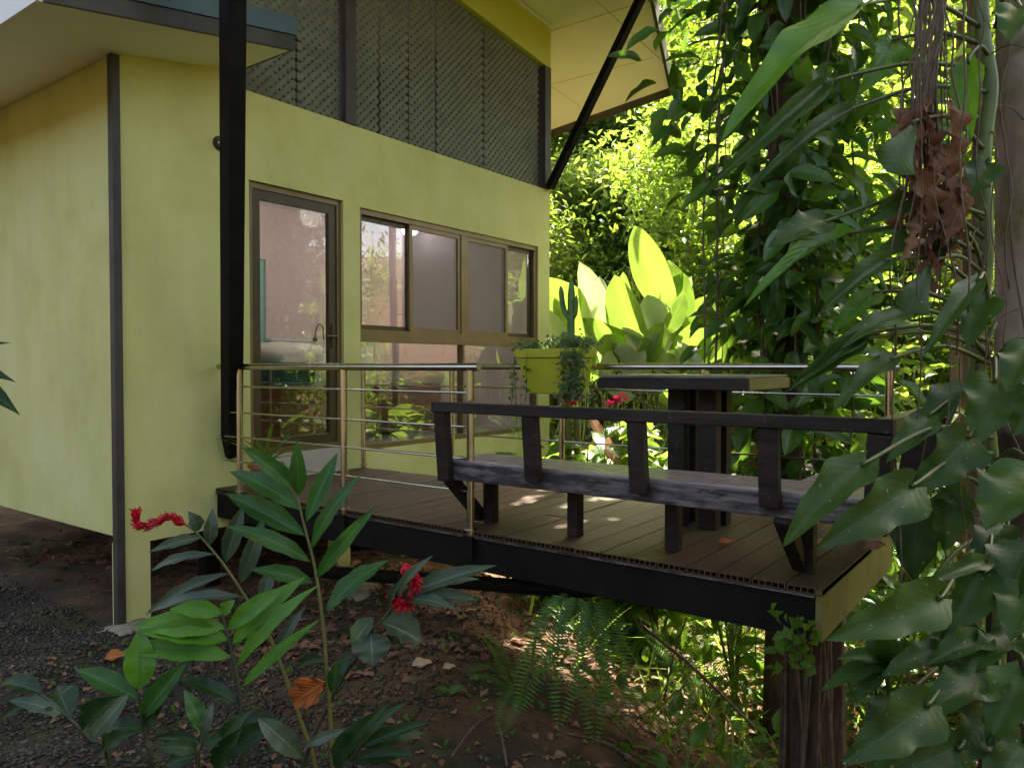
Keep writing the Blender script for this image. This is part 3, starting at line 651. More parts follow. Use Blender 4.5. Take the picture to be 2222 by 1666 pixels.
for i in range(650):                                     # curtain at the right end
    y = 2.70 + rng.normal(0, .055); z = 1.10 - rng.random() ** .8 * .42; y -= .0 + (1.0 - z) * -.05
    P.append((4.33 + rng.normal(0, .03) + (.2 * rng.random() if z > 1.0 else 0), y, z)); A.append((rng.normal(), rng.normal(), -.4))
scatter('foliage', T_SMALL, P, A, rng.normal(size=(len(P), 3)) + np.array([-.8, -.4, .8]), rng.uniform(.025, .05, len(P)), rng.uniform(.014, .024, len(P)), MAT['trail'], tp_)
b = MB()
vp = []
for (y, z1, x) in ((3.215, .55, 4.34), (3.19, .50, 4.33), (3.10, .60, 4.33), (2.72, .52, 4.32), (2.66, .45, 4.34), (2.78, .58, 4.32)):
    pts = [(x + .03, y, 1.02), (x, y + rnd.uniform(-.01, .01), .9), (x - .01, y + rnd.uniform(-.02, .02), .72), (x, y + rnd.uniform(-.03, .03), z1)]
    b.tube(smooth_path(pts), .0025, 5)
    for k in range(9): vp.append(np.array(pts[1]) * (1 - k / 9) + np.array(pts[3]) * k / 9)
b.build('runner', MAT['dark_stem'], tp_)
vp = np.array(vp); scatter('hanging_leaf', T_SMALL, vp, rng.normal(size=(len(vp), 3)) + np.array([0, 0, -.3]), np.array([-1, -.6, .2]) + .4 * rng.normal(size=(len(vp), 3)), .045, .035, MAT['vine_l'], tp_)

# pot with a spider plant by the near post
pot = empty('flower_pot', (3.42, 4.86, .0), 'terracotta flower pot holding a spiky plant by the black post', 'flower pot')
b = MB(); c = (3.42, 4.80)
b.tube([(c[0], c[1], .003), (c[0], c[1], .15), (c[0], c[1], .152), (c[0], c[1], .185)], [.085, .115, .128, .130], 24); b.build('body', MAT['terracotta'], pot, smooth=False)
sp_ = empty('spiky_plant', (c[0], c[1], .18), 'spiky striped leaved plant in the terracotta pot at the door', 'potted plant')
T_strap = template('strap', 2, 10, .25, .0, droop=.25)
for a in np.linspace(0, 6.28, 13, endpoint=False):
    a += rnd.uniform(-.2, .2); L = rnd.uniform(.25, .48); h = rnd.uniform(.5, 1.6)
    base = np.array([c[0], c[1], .18]); tip = base + np.array([math.cos(a), math.sin(a), h]) / math.hypot(1, h) * L
    one_leaf('leaf', T_strap, base, tip, .03, MAT['vine_l'], sp_, normal=(-math.cos(a) * .6, -math.sin(a) * .6, .8))

# ================================================================== plants
def c8(x, y): return (x / 2.166, 900 + y / 2.166)
def cA(x, y): return (x / 3.95, 1300 + y / 3.95)
def cB(x, y): return (440 + x / 3.95, 1300 + y / 3.95)
def c4(x, y): return (1500 + x / 2.0734, y / 2.0734)
def c7(x, y): return (1550 + x / 1.7174, 700 + y / 1.7174)
def cG(x, y): return (800 + x / 3.215, 1150 + y / 3.215)
def cR(x, y): return (1750 + x / 3.988, 1250 + y / 3.988)
TG = [template('lance', 4, 12, fo, be, wave=.11, waves=3.3, seed=s, droop=dr) for s, (fo, be, dr) in enumerate(((.30, .05, .10), (.20, .10, .06), (.40, .02, .14), (.16, .13, .02)))]
T_OV = [template('oval', 4, 10, fo, be, wave=.07, waves=2, seed=s + 9, droop=dr) for s, (fo, be, dr) in enumerate(((.25, .07, .05), (.3, .04, .10), (.2, .10, .0)))]
T_PH = [template('heart', 6, 18, fo, be, wave=wv, waves=2.3, wave2=.10, seed=s + 20, droop=dr) for s, (fo, be, wv, dr) in enumerate(((.22, .08, .14, .05), (.36, .05, .12, .10), (.16, .10, .16, .02), (.60, .05, .12, .05)))]
T_FAN = template('fan', 8, 10, .12, .05, wave=.12, waves=1, seed=4)
T_PAD = [template('paddle', 4, 12, fo, be, wave=.03, waves=2, seed=s + 40, droop=dr) for s, (fo, be, dr) in enumerate(((.25, .04, .0), (.36, .06, .04), (.50, .02, .02)))]

def ground_foot(p):
    return np.array([p[0] + .02, p[1], gz(p[0], p[1]) - .03])
def ginger(label, d, stem, leaves, mat, stemmat='stem', wpx=52, sr=.0062, cv=c8, flower=None, extra=None, name='ginger_plant', foot=True):
    pts = [at(*cv(s[0], s[1]), d + (s[2] if len(s) > 2 else 0)) for s in stem]      # tip first
    if foot:
        p0 = pts[-1]; pts.append(ground_foot(p0 + np.array([.03, .05, 0])))
    root = empty(name, pts[-1], label, 'ginger plant' if name == 'ginger_plant' else 'plant', 'plants in front of the deck')
    path = smooth_path(pts, 6); b = MB(); b.tube(path, np.linspace(sr * .6, sr * 1.5, len(path)), 8)
    b.build('stem', MAT[stemmat], root, smooth=True)
    for i, l in enumerate(leaves):
        bx, by, tx, ty = l[:4]; wp = l[4] if len(l) > 4 else wpx; dd = l[5] if len(l) > 5 else rnd.uniform(-.12, .08); mm = l[6] if len(l) > 6 else mat
        T = TG[l[7] if len(l) > 7 else i % 4]
        one_leaf('leaf', T, at(*cv(bx, by), d), at(*cv(tx, ty), d + dd), wp * .76 / F * d, MAT[mm], root, face=.66, roll=rnd.uniform(-.22, .22))
    if flower:
        fp = smooth_path([at(*cv(*q), d - .01) for q in flower[0]], 10); P = []; A = []
        b = MB(); b.tube(fp, .005, 6); fl = b.build('flower', MAT['red'], root)
        for i, p in enumerate(fp):
            t = Vector(fp[min(i + 1, len(fp) - 1)] - fp[max(i - 1, 0)]).normalized()
            f = i / len(fp)
            for k in range(flower[2]):
                v = Vector((rnd.gauss(0, 1), rnd.gauss(0, 1), rnd.gauss(0, 1))); v = (v - t * v.dot(t)).normalized()
                P.append(p); A.append(tuple(t * flower[3] + v))
        P = np.array(P)
        scatter('bract', T_SMALL if flower[1] < .03 else T_OV[0], P, A, rng.normal(size=(len(P), 3)), flower[1] * rng.uniform(.7, 1.3, len(P)), flower[1] * .30, MAT['red'], fl)
    return root
ginger('tallest ginger plant with dark glossy leaves rising before the deck beam', 2.75,
       [(1385, 330), (1430, 520), (1480, 720), (1515, 960), (1540, 1250), (1565, 1640)],
       [(1385, 345, 1150, 150), (1415, 450, 1075, 255, 66), (1435, 570, 1045, 345, 68), (1460, 690, 1055, 520, 52), (1470, 790, 1180, 715, 50), (1405, 375, 1395, 120, 48),
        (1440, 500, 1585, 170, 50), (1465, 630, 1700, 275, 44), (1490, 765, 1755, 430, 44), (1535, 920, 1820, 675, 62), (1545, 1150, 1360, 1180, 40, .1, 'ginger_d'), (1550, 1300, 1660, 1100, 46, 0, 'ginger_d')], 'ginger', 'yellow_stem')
ginger('ginger plant with a red flower spike pointing left across the house corner', 2.9,
       [(868, 512), (930, 560), (1050, 700), (1170, 880), (1230, 970), (1300, 1120), (1400, 1400), (1480, 1640)],
       [(950, 575, 700, 635, 34), (1010, 655, 690, 730, 32), (1080, 745, 640, 910, 40), (1140, 855, 690, 930, 40), (930, 545, 890, 455, 44), (985, 610, 1000, 440, 40), (1060, 690, 1140, 425, 50), (1130, 790, 1245, 465, 48),
        (1230, 870, 1290, 700, 40), (1300, 1120, 1430, 900, 36)], 'ginger_g', 'yellow_stem', flower=([(868, 512), (800, 480), (740, 500), (690, 520), (650, 515), (640, 465)], .030, 6, 1.3))
ginger('light green ginger plant spreading arched leaves low in front of the deck', 2.45,
       [(1045, 930), (1060, 1000), (1090, 1120), (1120, 1260), (1135, 1450), (1145, 1650)],
       [(1050, 935, 795, 905, 52, -.05), (1062, 1000, 620, 985, 74, -.05), (1075, 1060, 650, 1000, 70, -.1), (1088, 1140, 558, 1112, 72, -.08), (1045, 940, 1100, 868, 40), (1070, 1010, 1345, 800, 54, 0), (1095, 1080, 1415, 748, 62, .05), (1115, 1180, 1490, 800, 50, .05), (1135, 1280, 1490, 955, 36, .05),
        (1125, 1360, 820, 1230, 48, 0, 'ginger_d'), (1130, 1450, 1320, 1430, 44, 0, 'ginger_d')], 'ginger_y', 'dark_stem')
ginger('small ginger plant with one broad upright leaf left of centre', 2.35,
       [(650, 1300), (655, 1340), (670, 1430), (690, 1530), (712, 1650)],
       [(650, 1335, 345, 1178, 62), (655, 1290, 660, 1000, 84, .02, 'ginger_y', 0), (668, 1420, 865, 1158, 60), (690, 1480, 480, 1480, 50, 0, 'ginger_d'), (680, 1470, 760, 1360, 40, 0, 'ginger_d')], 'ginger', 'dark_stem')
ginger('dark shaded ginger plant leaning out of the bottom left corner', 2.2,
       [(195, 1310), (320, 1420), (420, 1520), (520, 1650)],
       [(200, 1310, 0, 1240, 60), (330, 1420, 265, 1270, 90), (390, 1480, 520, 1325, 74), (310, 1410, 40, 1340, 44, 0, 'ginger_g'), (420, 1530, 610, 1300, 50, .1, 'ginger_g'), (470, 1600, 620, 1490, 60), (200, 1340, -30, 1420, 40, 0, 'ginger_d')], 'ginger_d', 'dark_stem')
ginger('grey leaved ginger plant with a drooping red flower beside the black pipe', 2.8,
       [(1870, 870), (1800, 960), (1740, 1020), (1690, 1120), (1640, 1190), (1560, 1330), (1430, 1640)],
       [(1790, 975, 1995, 1062, 100, .02, None, 0), (1745, 1020, 1752, 1182, 110, -.05, None, 3), (1760, 950, 1648, 1100, 60, 0, None, 1), (1860, 880, 2000, 690, 30), (1880, 860, 2166, 640, 38), (1890, 850, 2210, 690, 44), (1890, 860, 2120, 790, 48), (1885, 870, 2050, 905, 40),
        (1830, 900, 1870, 780, 26), (1640, 1195, 1615, 1160, 30)] if False else
       [(1790, 975, 1995, 1062, 100, .02, 'ginger_g', 0), (1745, 1020, 1752, 1182, 110, -.05, 'ginger_g', 3), (1760, 950, 1648, 1100, 60, 0, 'ginger_g', 1), (1860, 880, 2030, 660, 34), (1880, 860, 2320, 690, 50), (1890, 850, 2250, 760, 48), (1890, 860, 2250, 850, 52), (1885, 870, 2150, 915, 44),
        (1830, 900, 1880, 770, 26), (1640, 1195, 1615, 1160, 30, 0, 'ginger_g', 3)], 'ginger_g', 'dark_stem', flower=([(1900, 700), (1925, 745), (1955, 800), (1935, 860), (1890, 890), (1855, 850)], .034, 10, .8))
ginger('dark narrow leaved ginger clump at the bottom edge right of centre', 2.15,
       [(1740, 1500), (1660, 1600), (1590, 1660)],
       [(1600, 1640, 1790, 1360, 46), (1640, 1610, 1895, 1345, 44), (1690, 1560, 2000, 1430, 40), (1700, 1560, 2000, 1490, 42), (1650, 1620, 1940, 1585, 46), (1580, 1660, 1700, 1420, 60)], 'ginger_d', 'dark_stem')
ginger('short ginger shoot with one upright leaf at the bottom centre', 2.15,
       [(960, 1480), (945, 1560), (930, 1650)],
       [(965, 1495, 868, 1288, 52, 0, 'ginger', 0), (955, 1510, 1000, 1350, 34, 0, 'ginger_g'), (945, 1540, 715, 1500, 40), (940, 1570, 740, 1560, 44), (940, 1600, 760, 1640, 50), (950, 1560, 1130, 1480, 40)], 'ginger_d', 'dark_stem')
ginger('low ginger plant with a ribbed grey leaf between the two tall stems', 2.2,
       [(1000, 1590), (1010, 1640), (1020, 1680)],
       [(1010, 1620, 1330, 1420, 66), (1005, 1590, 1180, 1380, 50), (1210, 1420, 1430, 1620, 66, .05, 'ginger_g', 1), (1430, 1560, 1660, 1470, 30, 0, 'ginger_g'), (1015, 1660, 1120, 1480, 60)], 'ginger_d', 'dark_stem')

# palm tips entering from the left edge
pm = empty('palm_seedling', ground_foot(at(-60, 1000, 2.3)), 'narrow dark palm leaf tips poking in at the left edge', 'palm')
bs_ = at(-118, 775, 2.3); b = MB(); b.tube([bs_, ground_foot(at(-60, 1000, 2.3))], .01, 6); b.build('stem', MAT['dark_stem'], pm)
for tx, ty, wd in ((42, 890, 44), (30, 820, 30), (14, 737, 22)):
    one_leaf('leaf', TG[0], at(-118, 785 + (ty - 820) * .12, 2.3), at(tx, ty, 2.3), wd / F * 2.3, MAT['ginger_d'], pm)

# ---------------------------------------------------------------- climber philodendron on the pale trunk at right
def trunk_mesh(name, pts, rads, mat, parent, n=18, amp=.10, seed=1):
    P = smooth_path(pts, 10); rr = np.interp(np.linspace(0, 1, len(P)), np.linspace(0, 1, len(rads)), rads)
    b = MB(); b.tube(P, rr, n); r = random.Random(seed); a = [r.random() * 6 for _ in range(4)]
    for i in range(len(P)):
        c = Vector(P[i])
        for j in range(n):
            q = Vector(b.v[i * n + j]); f = 1 + amp * (math.sin(j * .9 + a[0] + i * .07) * math.sin(i * .31 + a[1]) + .6 * math.sin(j * 2.1 + a[2] + i * .13))
            b.v[i * n + j] = tuple(c + (q - c) * f)
    return b.build(name, mat, parent, smooth=True)
tb = on(2215, 1100, 0, 3.95); ty_ = at(2222, 500, 3.3)
tr1 = empty('tree', (ty_[0], ty_[1], gz(ty_[0], ty_[1])), 'pale barked tree trunk at the right edge carrying a big climber', 'tree')
cx_, cy_ = ty_[0], ty_[1]
trunk_mesh('trunk', [(cx_ + .04, cy_, -2.2), (cx_ + .02, cy_, -.5), (cx_, cy_, 1.0), (cx_, cy_ + .02, 3.0), (cx_ + .1, cy_ + .1, 6.5)], [.20, .12, .105, .10, .09], MAT['pale_bark'], tr1, amp=.05)
P = rng.normal(size=(4200, 3)) * np.array([2.0, 1.9, .7]) + np.array([cx_ - .6, cy_ + .6, 7.0])
scatter('crown', T_SMALL, P, rng.normal(size=(len(P), 3)), rng.normal(size=(len(P), 3)) + np.array([0, 0, 1.2]), rng.uniform(.25, .42, len(P)), .15, MAT['bg_g'], tr1)  # crown out of view, widened to shade the foreground

ph = empty('climbing_philodendron', (cx_ - .06, cy_ + .12, -1.6), 'large climbing plant with long petioles and broad wavy leaves on the pale trunk', 'climbing plant')
SD = 3.12                                             # depth of its main stem
spts = [at(2128, -150, SD), at(2132, 60, SD), at(2150, 190, SD), at(2135, 330, SD), at(2140, 560, SD), at(2120, 760, SD), at(2150, 980, SD), at(2170, 1250, SD), at(2165, 1500, SD), at(2170, 1800, SD)]
b = MB(); b.tube(smooth_path(spts, 6), .028, 10); b.build('stem', MAT['stem'], ph, smooth=True)
PH = [  # crop, petiole node (S px), leaf base, tip, width px, depth base, depth tip, template, material
    (c4, (2130, 60), (760, 40), (125, 605), 130, 2.75, 2.55, 0, 'philo_l'),
    (c4, (2150, 150), (590, 385), (55, 860), 62, 2.85, 2.5, 3, 'philo'),
    (c4, (2150, 200), (715, 500), (268, 830), 50, 2.85, 2.55, 3, 'philo'),
    (c4, (2150, 470), (598, 1000), (345, 1112), 95, 2.75, 2.6, 2, 'philo'),
    (c4, (2145, 560), (690, 1060), (240, 1350), 62, 2.8, 2.5, 3, 'philo_l'),
    (c4, (2140, 640), (880, 1180), (578, 1402), 62, 2.75, 2.55, 3, 'philo'),
    (c4, (2140, 330), (1000, 565), (880, 775), 120, 2.8, 2.7, 'fan', 'philo'),
    (c4, (2140, 600), (1070, 1200), (965, 1412), 100, 2.85, 2.75, 'fan', 'philo'),
    (c4, (2150, 690), (1285, 1270), (1055, 1565), 64, 2.8, 2.6, 1, 'philo'),
    (c4, (2150, 130), (1250, 290), (1255, 625), 84, 3.0, 2.95, 0, 'philo_l'),
    (c4, (2150, 740), (750, 1520), (430, 1760), 56, 2.7, 2.5, 3, 'philo'),
    (c4, (2140, 480), (960, 900), (790, 1000), 70, 2.9, 2.8, 1, 'philo'),
    (c4, (2140, 520), (970, 1085), (830, 1160), 70, 2.9, 2.8, 0, 'philo'),
    (c4, (2150, 780), (1000, 1400), (520, 1650), 60, 2.8, 2.6, 2, 'philo'),
    (c7, (2150, 760), (548, 70), (278, 245), 62, 2.7, 2.5, 3, 'philo'),
    (c7, (2150, 790), (665, 140), (440, 330), 74, 2.75, 2.55, 2, 'philo'),
    (c7, (2160, 830), (1040, 225), (972, 452), 172, 2.8, 2.7, 0, 'philo'),
    (c7, (2160, 920), (940, 430), (738, 640), 150, 2.7, 2.6, 0, 'philo'),
    (c7, (2165, 1000), (1190, 570), (1010, 770), 230, 2.5, 2.4, 2, 'philo'),
    (c7, (2160, 950), (562, 530), (258, 812), 130, 2.45, 2.3, 1, 'philo'),
    (c7, (2165, 1020), (735, 610), (388, 838), 160, 2.42, 2.25, 0, 'philo'),
    (c7, (2170, 1200), (830, 1020), (425, 1180), 150, 2.35, 2.2, 0, 'philo'),
    (c7, (2165, 1150), (1010, 890), (790, 965), 60, 2.6, 2.4, 1, 'philo'),
    (c7, (2165, 1180), (995, 930), (852, 1190), 130, 2.6, 2.5, 1, 'philo'),
    (c7, (2170, 1280), (840, 1220), (620, 1320), 90, 2.5, 2.4, 2, 'philo'),
    (c7, (2170, 1420), (790, 1420), (480, 1640), 170, 2.25, 2.1, 0, 'philo'),
    (c7, (2170, 1400), (1150, 1310), (1018, 1570), 150, 2.35, 2.25, 1, 'philo'),
    (c7, (2170, 1400), (1040, 1330), (730, 1500), 150, 2.4, 2.25, 2, 'philo'),
    (c7, (2170, 900), (1190, 300), (1110, 420), 110, 2.6, 2.6, 0, 'philo'),
    (c7, (2170, 1300), (1180, 850), (1080, 1060), 170, 2.6, 2.5, 1, 'philo'),
    (c7, (2170, 1350), (1190, 1000), (1100, 1180), 160, 2.5, 2.4, 0, 'philo'),
    (c7, (2170, 1500), (1150, 1560), (1000, 1760), 170, 2.3, 2.2, 2, 'philo'),
    (c7, (2170, 1520), (900, 1580), (640, 1700), 140, 2.3, 2.2, 0, 'philo'),
    (c7, (2160, 700), (760, 700), (740, 960), 150, 3.05, 3.0, 0, 'philo'),
    (c7, (2160, 1100), (860, 620), (960, 700), 80, 2.9, 2.8, 1, 'philo'),
    (c7, (2170, 1450), (1000, 1180), (800, 1260), 100, 2.5, 2.4, 1, 'philo'),
    (c7, (2160, 780), (1190, 90), (1090, 260), 130, 2.7, 2.6, 0, 'philo'), (c7, (2150, 860), (930, 250), (760, 420), 110, 2.9, 2.8, 1, 'philo'), (c7, (2160, 900), (800, 350), (640, 520), 90, 2.8, 2.7, 2, 'philo'),
    (c7, (2160, 980), (880, 640), (860, 850), 120, 2.9, 2.85, 1, 'philo'), (c7, (2160, 1060), (1080, 760), (960, 900), 110, 2.8, 2.7, 0, 'philo'), (c7, (2170, 1150), (720, 1080), (560, 1280), 110, 2.7, 2.6, 1, 'philo'),
    (c7, (2170, 1250), (930, 1130), (870, 1350), 140, 2.6, 2.5, 0, 'philo'), (c7, (2170, 1380), (1130, 1180), (960, 1300), 130, 2.5, 2.4, 2, 'philo'), (c7, (2170, 1450), (680, 1420), (560, 1560), 100, 2.6, 2.5, 1, 'philo'),
    (c7, (2170, 1500), (1010, 1480), (880, 1640), 150, 2.4, 2.3, 0, 'philo'), (c7, (2170, 1500), (760, 1540), (560, 1680), 110, 2.5, 2.4, 1, 'philo'),
    (c4, (2145, 420), (1330, 740), (1200, 930), 90, 2.95, 2.9, 0, 'philo'), (c4, (2145, 620), (1200, 1060), (1060, 1180), 80, 2.95, 2.9, 1, 'philo'), (c4, (2145, 700), (1330, 1350), (1240, 1560), 100, 2.85, 2.8, 0, 'philo'),
    (c4, (2140, 700), (820, 1330), (640, 1480), 70, 3.0, 2.9, 1, 'philo_l'), (c4, (2140, 100), (900, 200), (760, 420), 90, 3.1, 3.0, 0, 'philo_l'), (c4, (2160, 60), (1470, 40), (1430, 180), 110, 2.8, 2.7, 0, 'philo'),
]
b = MB()
for cv, node, lb, lt, wp, d0, d1, ti, mt in PH:
    B_, T_ = at(*cv(*lb), d0), at(*cv(*lt), d1)
    nd = at(node[0], node[1], SD); mid = (nd + B_) / 2 + np.array([0, 0, .05 + .05 * rnd.random()])
    dr = (B_ - T_) / np.linalg.norm(B_ - T_)
    pp = smooth_path([nd, mid, B_ + dr * .03, B_], 7); b.tube(pp, np.linspace(.0105, .0050, len(pp)), 7)
    one_leaf('leaf', T_FAN if ti == 'fan' else T_PH[ti], B_, T_, wp / F * (d0 + d1) / 2 * (.86 if cv is c4 else .78), MAT[mt], ph, face=.75, roll=rnd.uniform(-.45, .45) + (math.pi if rnd.random() < .0 and mt == 'philo' else 0))
b.build('petiole', MAT['petiole'], ph, smooth=True)
# aerial roots and thin lianas round the trunk
li = empty('liana', (cx_ - .1, cy_, 3.5), 'thin brown hanging lianas dangling in front of the pale trunk', 'liana')
b = MB()
for i in range(34):
    sx = rnd.uniform(1930, 2200) if i > 16 else rnd.uniform(1975, 2050); d = rnd.uniform(2.7, 3.2)
    y0 = rnd.uniform(-120, 60) if i < 24 else rnd.uniform(300, 800); y1 = y0 + rnd.uniform(300, 1000)
    pts = []; x = sx
    for k in range(7):
        pts.append(at(x, y0 + (y1 - y0) * k / 6, d)); x += rnd.gauss(0, 15)
    b.tube(smooth_path(pts, 4), rnd.uniform(.0018, .0045), 5)
for i in range(16):
    p0 = at(rnd.uniform(2060, 2150), rnd.uniform(50, 1500), SD); p1 = p0 + np.array([rnd.gauss(0, .2), rnd.gauss(0, .2), rnd.gauss(-.15, .25)]); b.tube(smooth_path([p0, (p0 + p1) / 2 + np.array([0, 0, .05]), p1], 5), .003, 5)
b.build('strand', MAT['root'], li, smooth=True)

# bunch of dead leaves hung up in the lianas
dl = empty('dead_leaf_bunch', at(2010, 60, 2.95), 'bunch of curled brown dead leaves hanging from thin lianas', 'dead leaves')
T_LIT = template('oval', 4, 8, .22, .05, wave=.14, waves=1.5, seed=77, droop=.02)
T_DRY = [template('oval', 6, 18, .50, .05, wave=.38, waves=2.6, wave2=.10, seed=60 + s, droop=.06) for s in range(4)]
for i in range(30):
    f = i / 30; x0 = 2003 + rnd.gauss(0, 22); y0 = 200 + 300 * f + rnd.gauss(0, 18); ln = rnd.uniform(80, 150); x1 = x0 + rnd.gauss(-6, 14)
    if i in (22, 23, 24): x0, y0, x1, ln = 2082 + rnd.gauss(0, 4), 395 + rnd.gauss(0, 8), 2068 + rnd.gauss(0, 8), 130
    d = 2.9 + rnd.gauss(0, .05)
    one_leaf('leaf', T_DRY[i % 4], at(x0, y0, d), at(x1, y0 + ln, d + rnd.uniform(-.07, .07)), rnd.uniform(26, 58) / F * d, MAT['dry'], dl, face=.95, roll=rnd.uniform(-1.1, 1.1))
b = MB()
for i in range(16):
    x = rnd.uniform(1990, 2040); pts = [at(x + 20 + rnd.gauss(0, 14), -60, 2.93), at(x + rnd.gauss(0, 10), 90, 2.92), at(x - 8 + rnd.gauss(0, 14), 240, 2.9), at(x + rnd.gauss(0, 26), rnd.uniform(380, 560), 2.88)]
    b.tube(smooth_path(pts, 6), rnd.uniform(.003, .006), 6)
b.build('stalk', MAT['root'], dl, smooth=True)

# five fingered seedling and dark broad leaves low on the right
hs = empty('palmate_seedling', ground_foot(at(1925, 1440, 2.6)), 'dark seedling with a hand of narrow leaves under the climber', 'seedling')
hub = at(*cR(690, 745), 2.6); b = MB(); b.tube(smooth_path([hub, hub + np.array([.05, 0, -.25]), ground_foot(hub)], 6), .006, 6); b.build('stem', MAT['dark_stem'], hs)
for tx, ty, wp in ((680, 400, 52), (300, 680, 40), (140, 950, 46), (430, 1080, 44), (960, 640, 60), (700, 870, 40)):
    one_leaf('leaf', TG[0], hub, at(*cR(tx, ty), 2.5), wp / F * 2.6, MAT['philo'], hs)

# ---------------------------------------------------------------- vine covered tree beyond the deck
VX, VY = 6.12, 1.85
vt = empty('vine_covered_tree', (VX, VY, gz(VX, VY)), 'dark slender tree wrapped in leafy climbers behind the table', 'tree')
trunk_mesh('trunk', [(VX, VY, -2.4), (VX, VY, -.5), (VX + .03, VY, 1.5), (VX - .03, VY + .03, 3.2), (VX, VY, 5.5), (VX + .2, VY + .1, 8.5)], [.16, .12, .11, .11, .10, .07], MAT['bark'], vt, seed=2)
def vine_points(n, half, zl, zh):
    P = []; A = []; Nn = []
    r_ = np.array([math.sin(TH), -math.cos(TH), 0])
    for _ in range(n):
        z = rnd.uniform(zl, zh); a = rnd.uniform(0, 6.283)
        wl = half(z); u = rnd.gauss(0, 1) * .5; u = max(-1.15, min(1.15, u))
        p = np.array([VX, VY, z]) + r_ * (u * wl + .02) + _f0 * rnd.gauss(0, .28)
        out = r_ * u + _f0 * rnd.gauss(-.3, .6); P.append(p)
        A.append(out * .8 + np.array([rnd.gauss(0, .35), rnd.gauss(0, .35), rnd.uniform(-1.1, .15)])); Nn.append(out + np.array([0, 0, .6]) - _f0 * .5 + np.array([rnd.gauss(0, .4), rnd.gauss(0, .4), rnd.gauss(0, .4)]))
    return np.array(P), np.array(A), np.array(Nn)
def halfw(z): return .62 + .18 * math.sin(z * 2.3 + 1) + (.25 if z > 2.6 else 0) - (.10 if z < .3 else 0)
for k, (n, mt) in enumerate(((620, 'vine'), (480, 'vine'), (170, 'vine_l'))):
    P, A, Nn = vine_points(n, halfw, -.9, 4.4)
    scatter('climber_leaves', T_OV[k], P, A, Nn, rng.uniform(.20, .36, len(P)), rng.uniform(.085, .145, len(P)), MAT[mt], vt)
P, A, Nn = vine_points(420, lambda z: 1.7, 4.4, 9.0)
P2 = rng.normal(size=(2400, 3)) * np.array([1.5, 1.35, .5]) + np.array([8.7, 2.4, 6.7]); P2[:, 2] = np.maximum(P2[:, 2], 5.75)  # unseen crown mass added to keep sun off the deck
P = np.concatenate([P, P2]); A = np.concatenate([A, rng.normal(size=P2.shape)]); Nn = np.concatenate([Nn, rng.normal(size=P2.shape) * .6 + np.array([0, 0, 1])])
scatter('crown', T_OV[0], P, A, Nn, rng.uniform(.3, .5, len(P)), .18, MAT['vine'], vt)
b = MB()
for q in ((8.6, 3.3, 6.6), (7.6, 3.8, 6.3), (9.3, 2.6, 6.5), (7.4, 2.2, 6.2)): b.tube(smooth_path([(VX, VY, 4.9), ((VX + q[0]) / 2, (VY + q[1]) / 2, 5.9), q], 6), np.linspace(.06, .02, 13), 7)
b.build('limb', MAT['bark'], vt, smooth=True)  # limbs added to carry the unseen shading crown
b = MB()
for i in range(11):
    u = rnd.uniform(-.7, .5); r_ = np.array([math.sin(TH), -math.cos(TH), 0]); pts = []
    for k in range(8): u += rnd.gauss(0, .03); pts.append(np.array([VX, VY, 4.2 - k * .72]) + r_ * u - _f0 * rnd.uniform(.05, .3))
    b.tube(smooth_path(pts, 4), rnd.uniform(.004, .011), 6)
b.build('hanging_stem', MAT['root'], vt, smooth=True)

# ---------------------------------------------------------------- big paddle leaved plants glowing behind the deck
PL = [  # base px, tip px, width px, depth, group index
    (1430, 620, 1380, 492, 96, 9.6, 0), (1300, 800, 1260, 568, 92, 9.5, 0), (1475, 790, 1265, 690, 104, 9.3, 0), (1400, 770, 1335, 597, 100, 9.4, 0), (1425, 720, 1405, 640, 70, 9.2, 1), (1230, 790, 1170, 600, 170, 10.2, 1), (1235, 790, 1160, 660, 90, 9.6, 1),
    (1480, 760, 1478, 590, 120, 9.9, 2), (1440, 650, 1450, 565, 60, 9.9, 2), (1460, 830, 1400, 730, 100, 9.1, 2), (1470, 800, 1530, 690, 90, 9.3, 2), (1380, 830, 1330, 745, 62, 9.0, 2), (1500, 800, 1540, 640, 110, 9.8, 2), (1290, 830, 1220, 720, 80, 9.8, 0), (1420, 790, 1350, 710, 50, 9.0, 1), (1440, 720, 1485, 640, 50, 9.2, 2)]
PL += [(1350, 700, 1300, 600, 44, 10.2, 0), (1365, 690, 1352, 590, 40, 10.3, 1), (1330, 760, 1290, 690, 40, 9.0, 0), (1455, 700, 1500, 600, 60, 10.1, 2), (1400, 790, 1440, 700, 56, 8.9, 2), (1350, 820, 1400, 760, 44, 8.8, 2), (1260, 800, 1225, 730, 46, 9.9, 1), (1500, 790, 1560, 720, 50, 9.0, 2), (1310, 810, 1350, 745, 40, 8.9, 0)]
PL += [(1560, 800, 1590, 690, 50, 9.6, 2), (1530, 830, 1470, 740, 46, 8.7, 2), (1250, 700, 1215, 610, 40, 10.4, 1), (1410, 700, 1432, 590, 38, 10.2, 2), (1380, 860, 1300, 800, 46, 8.6, 0), (1440, 880, 1490, 810, 46, 8.5, 2)]
PL[0] = (1450, 665, 1378, 490, 88, 9.6, 0)
heads = []
for gi, (sx, d, lab) in enumerate(((1375, 9.5, 'tallest glowing yellow green paddle leaved plant behind the planter'), (1225, 9.8, 'paddle leaved plant half hidden by the house corner'), (1485, 9.7, 'paddle leaved plant beside the vine covered tree'))):
    p = at(sx, 900, d); p[2] = gz(p[0], p[1]); heads.append(empty('paddle_leaf_plant', p, lab, 'paddle leaf plant', 'paddle leaved plants behind the deck'))
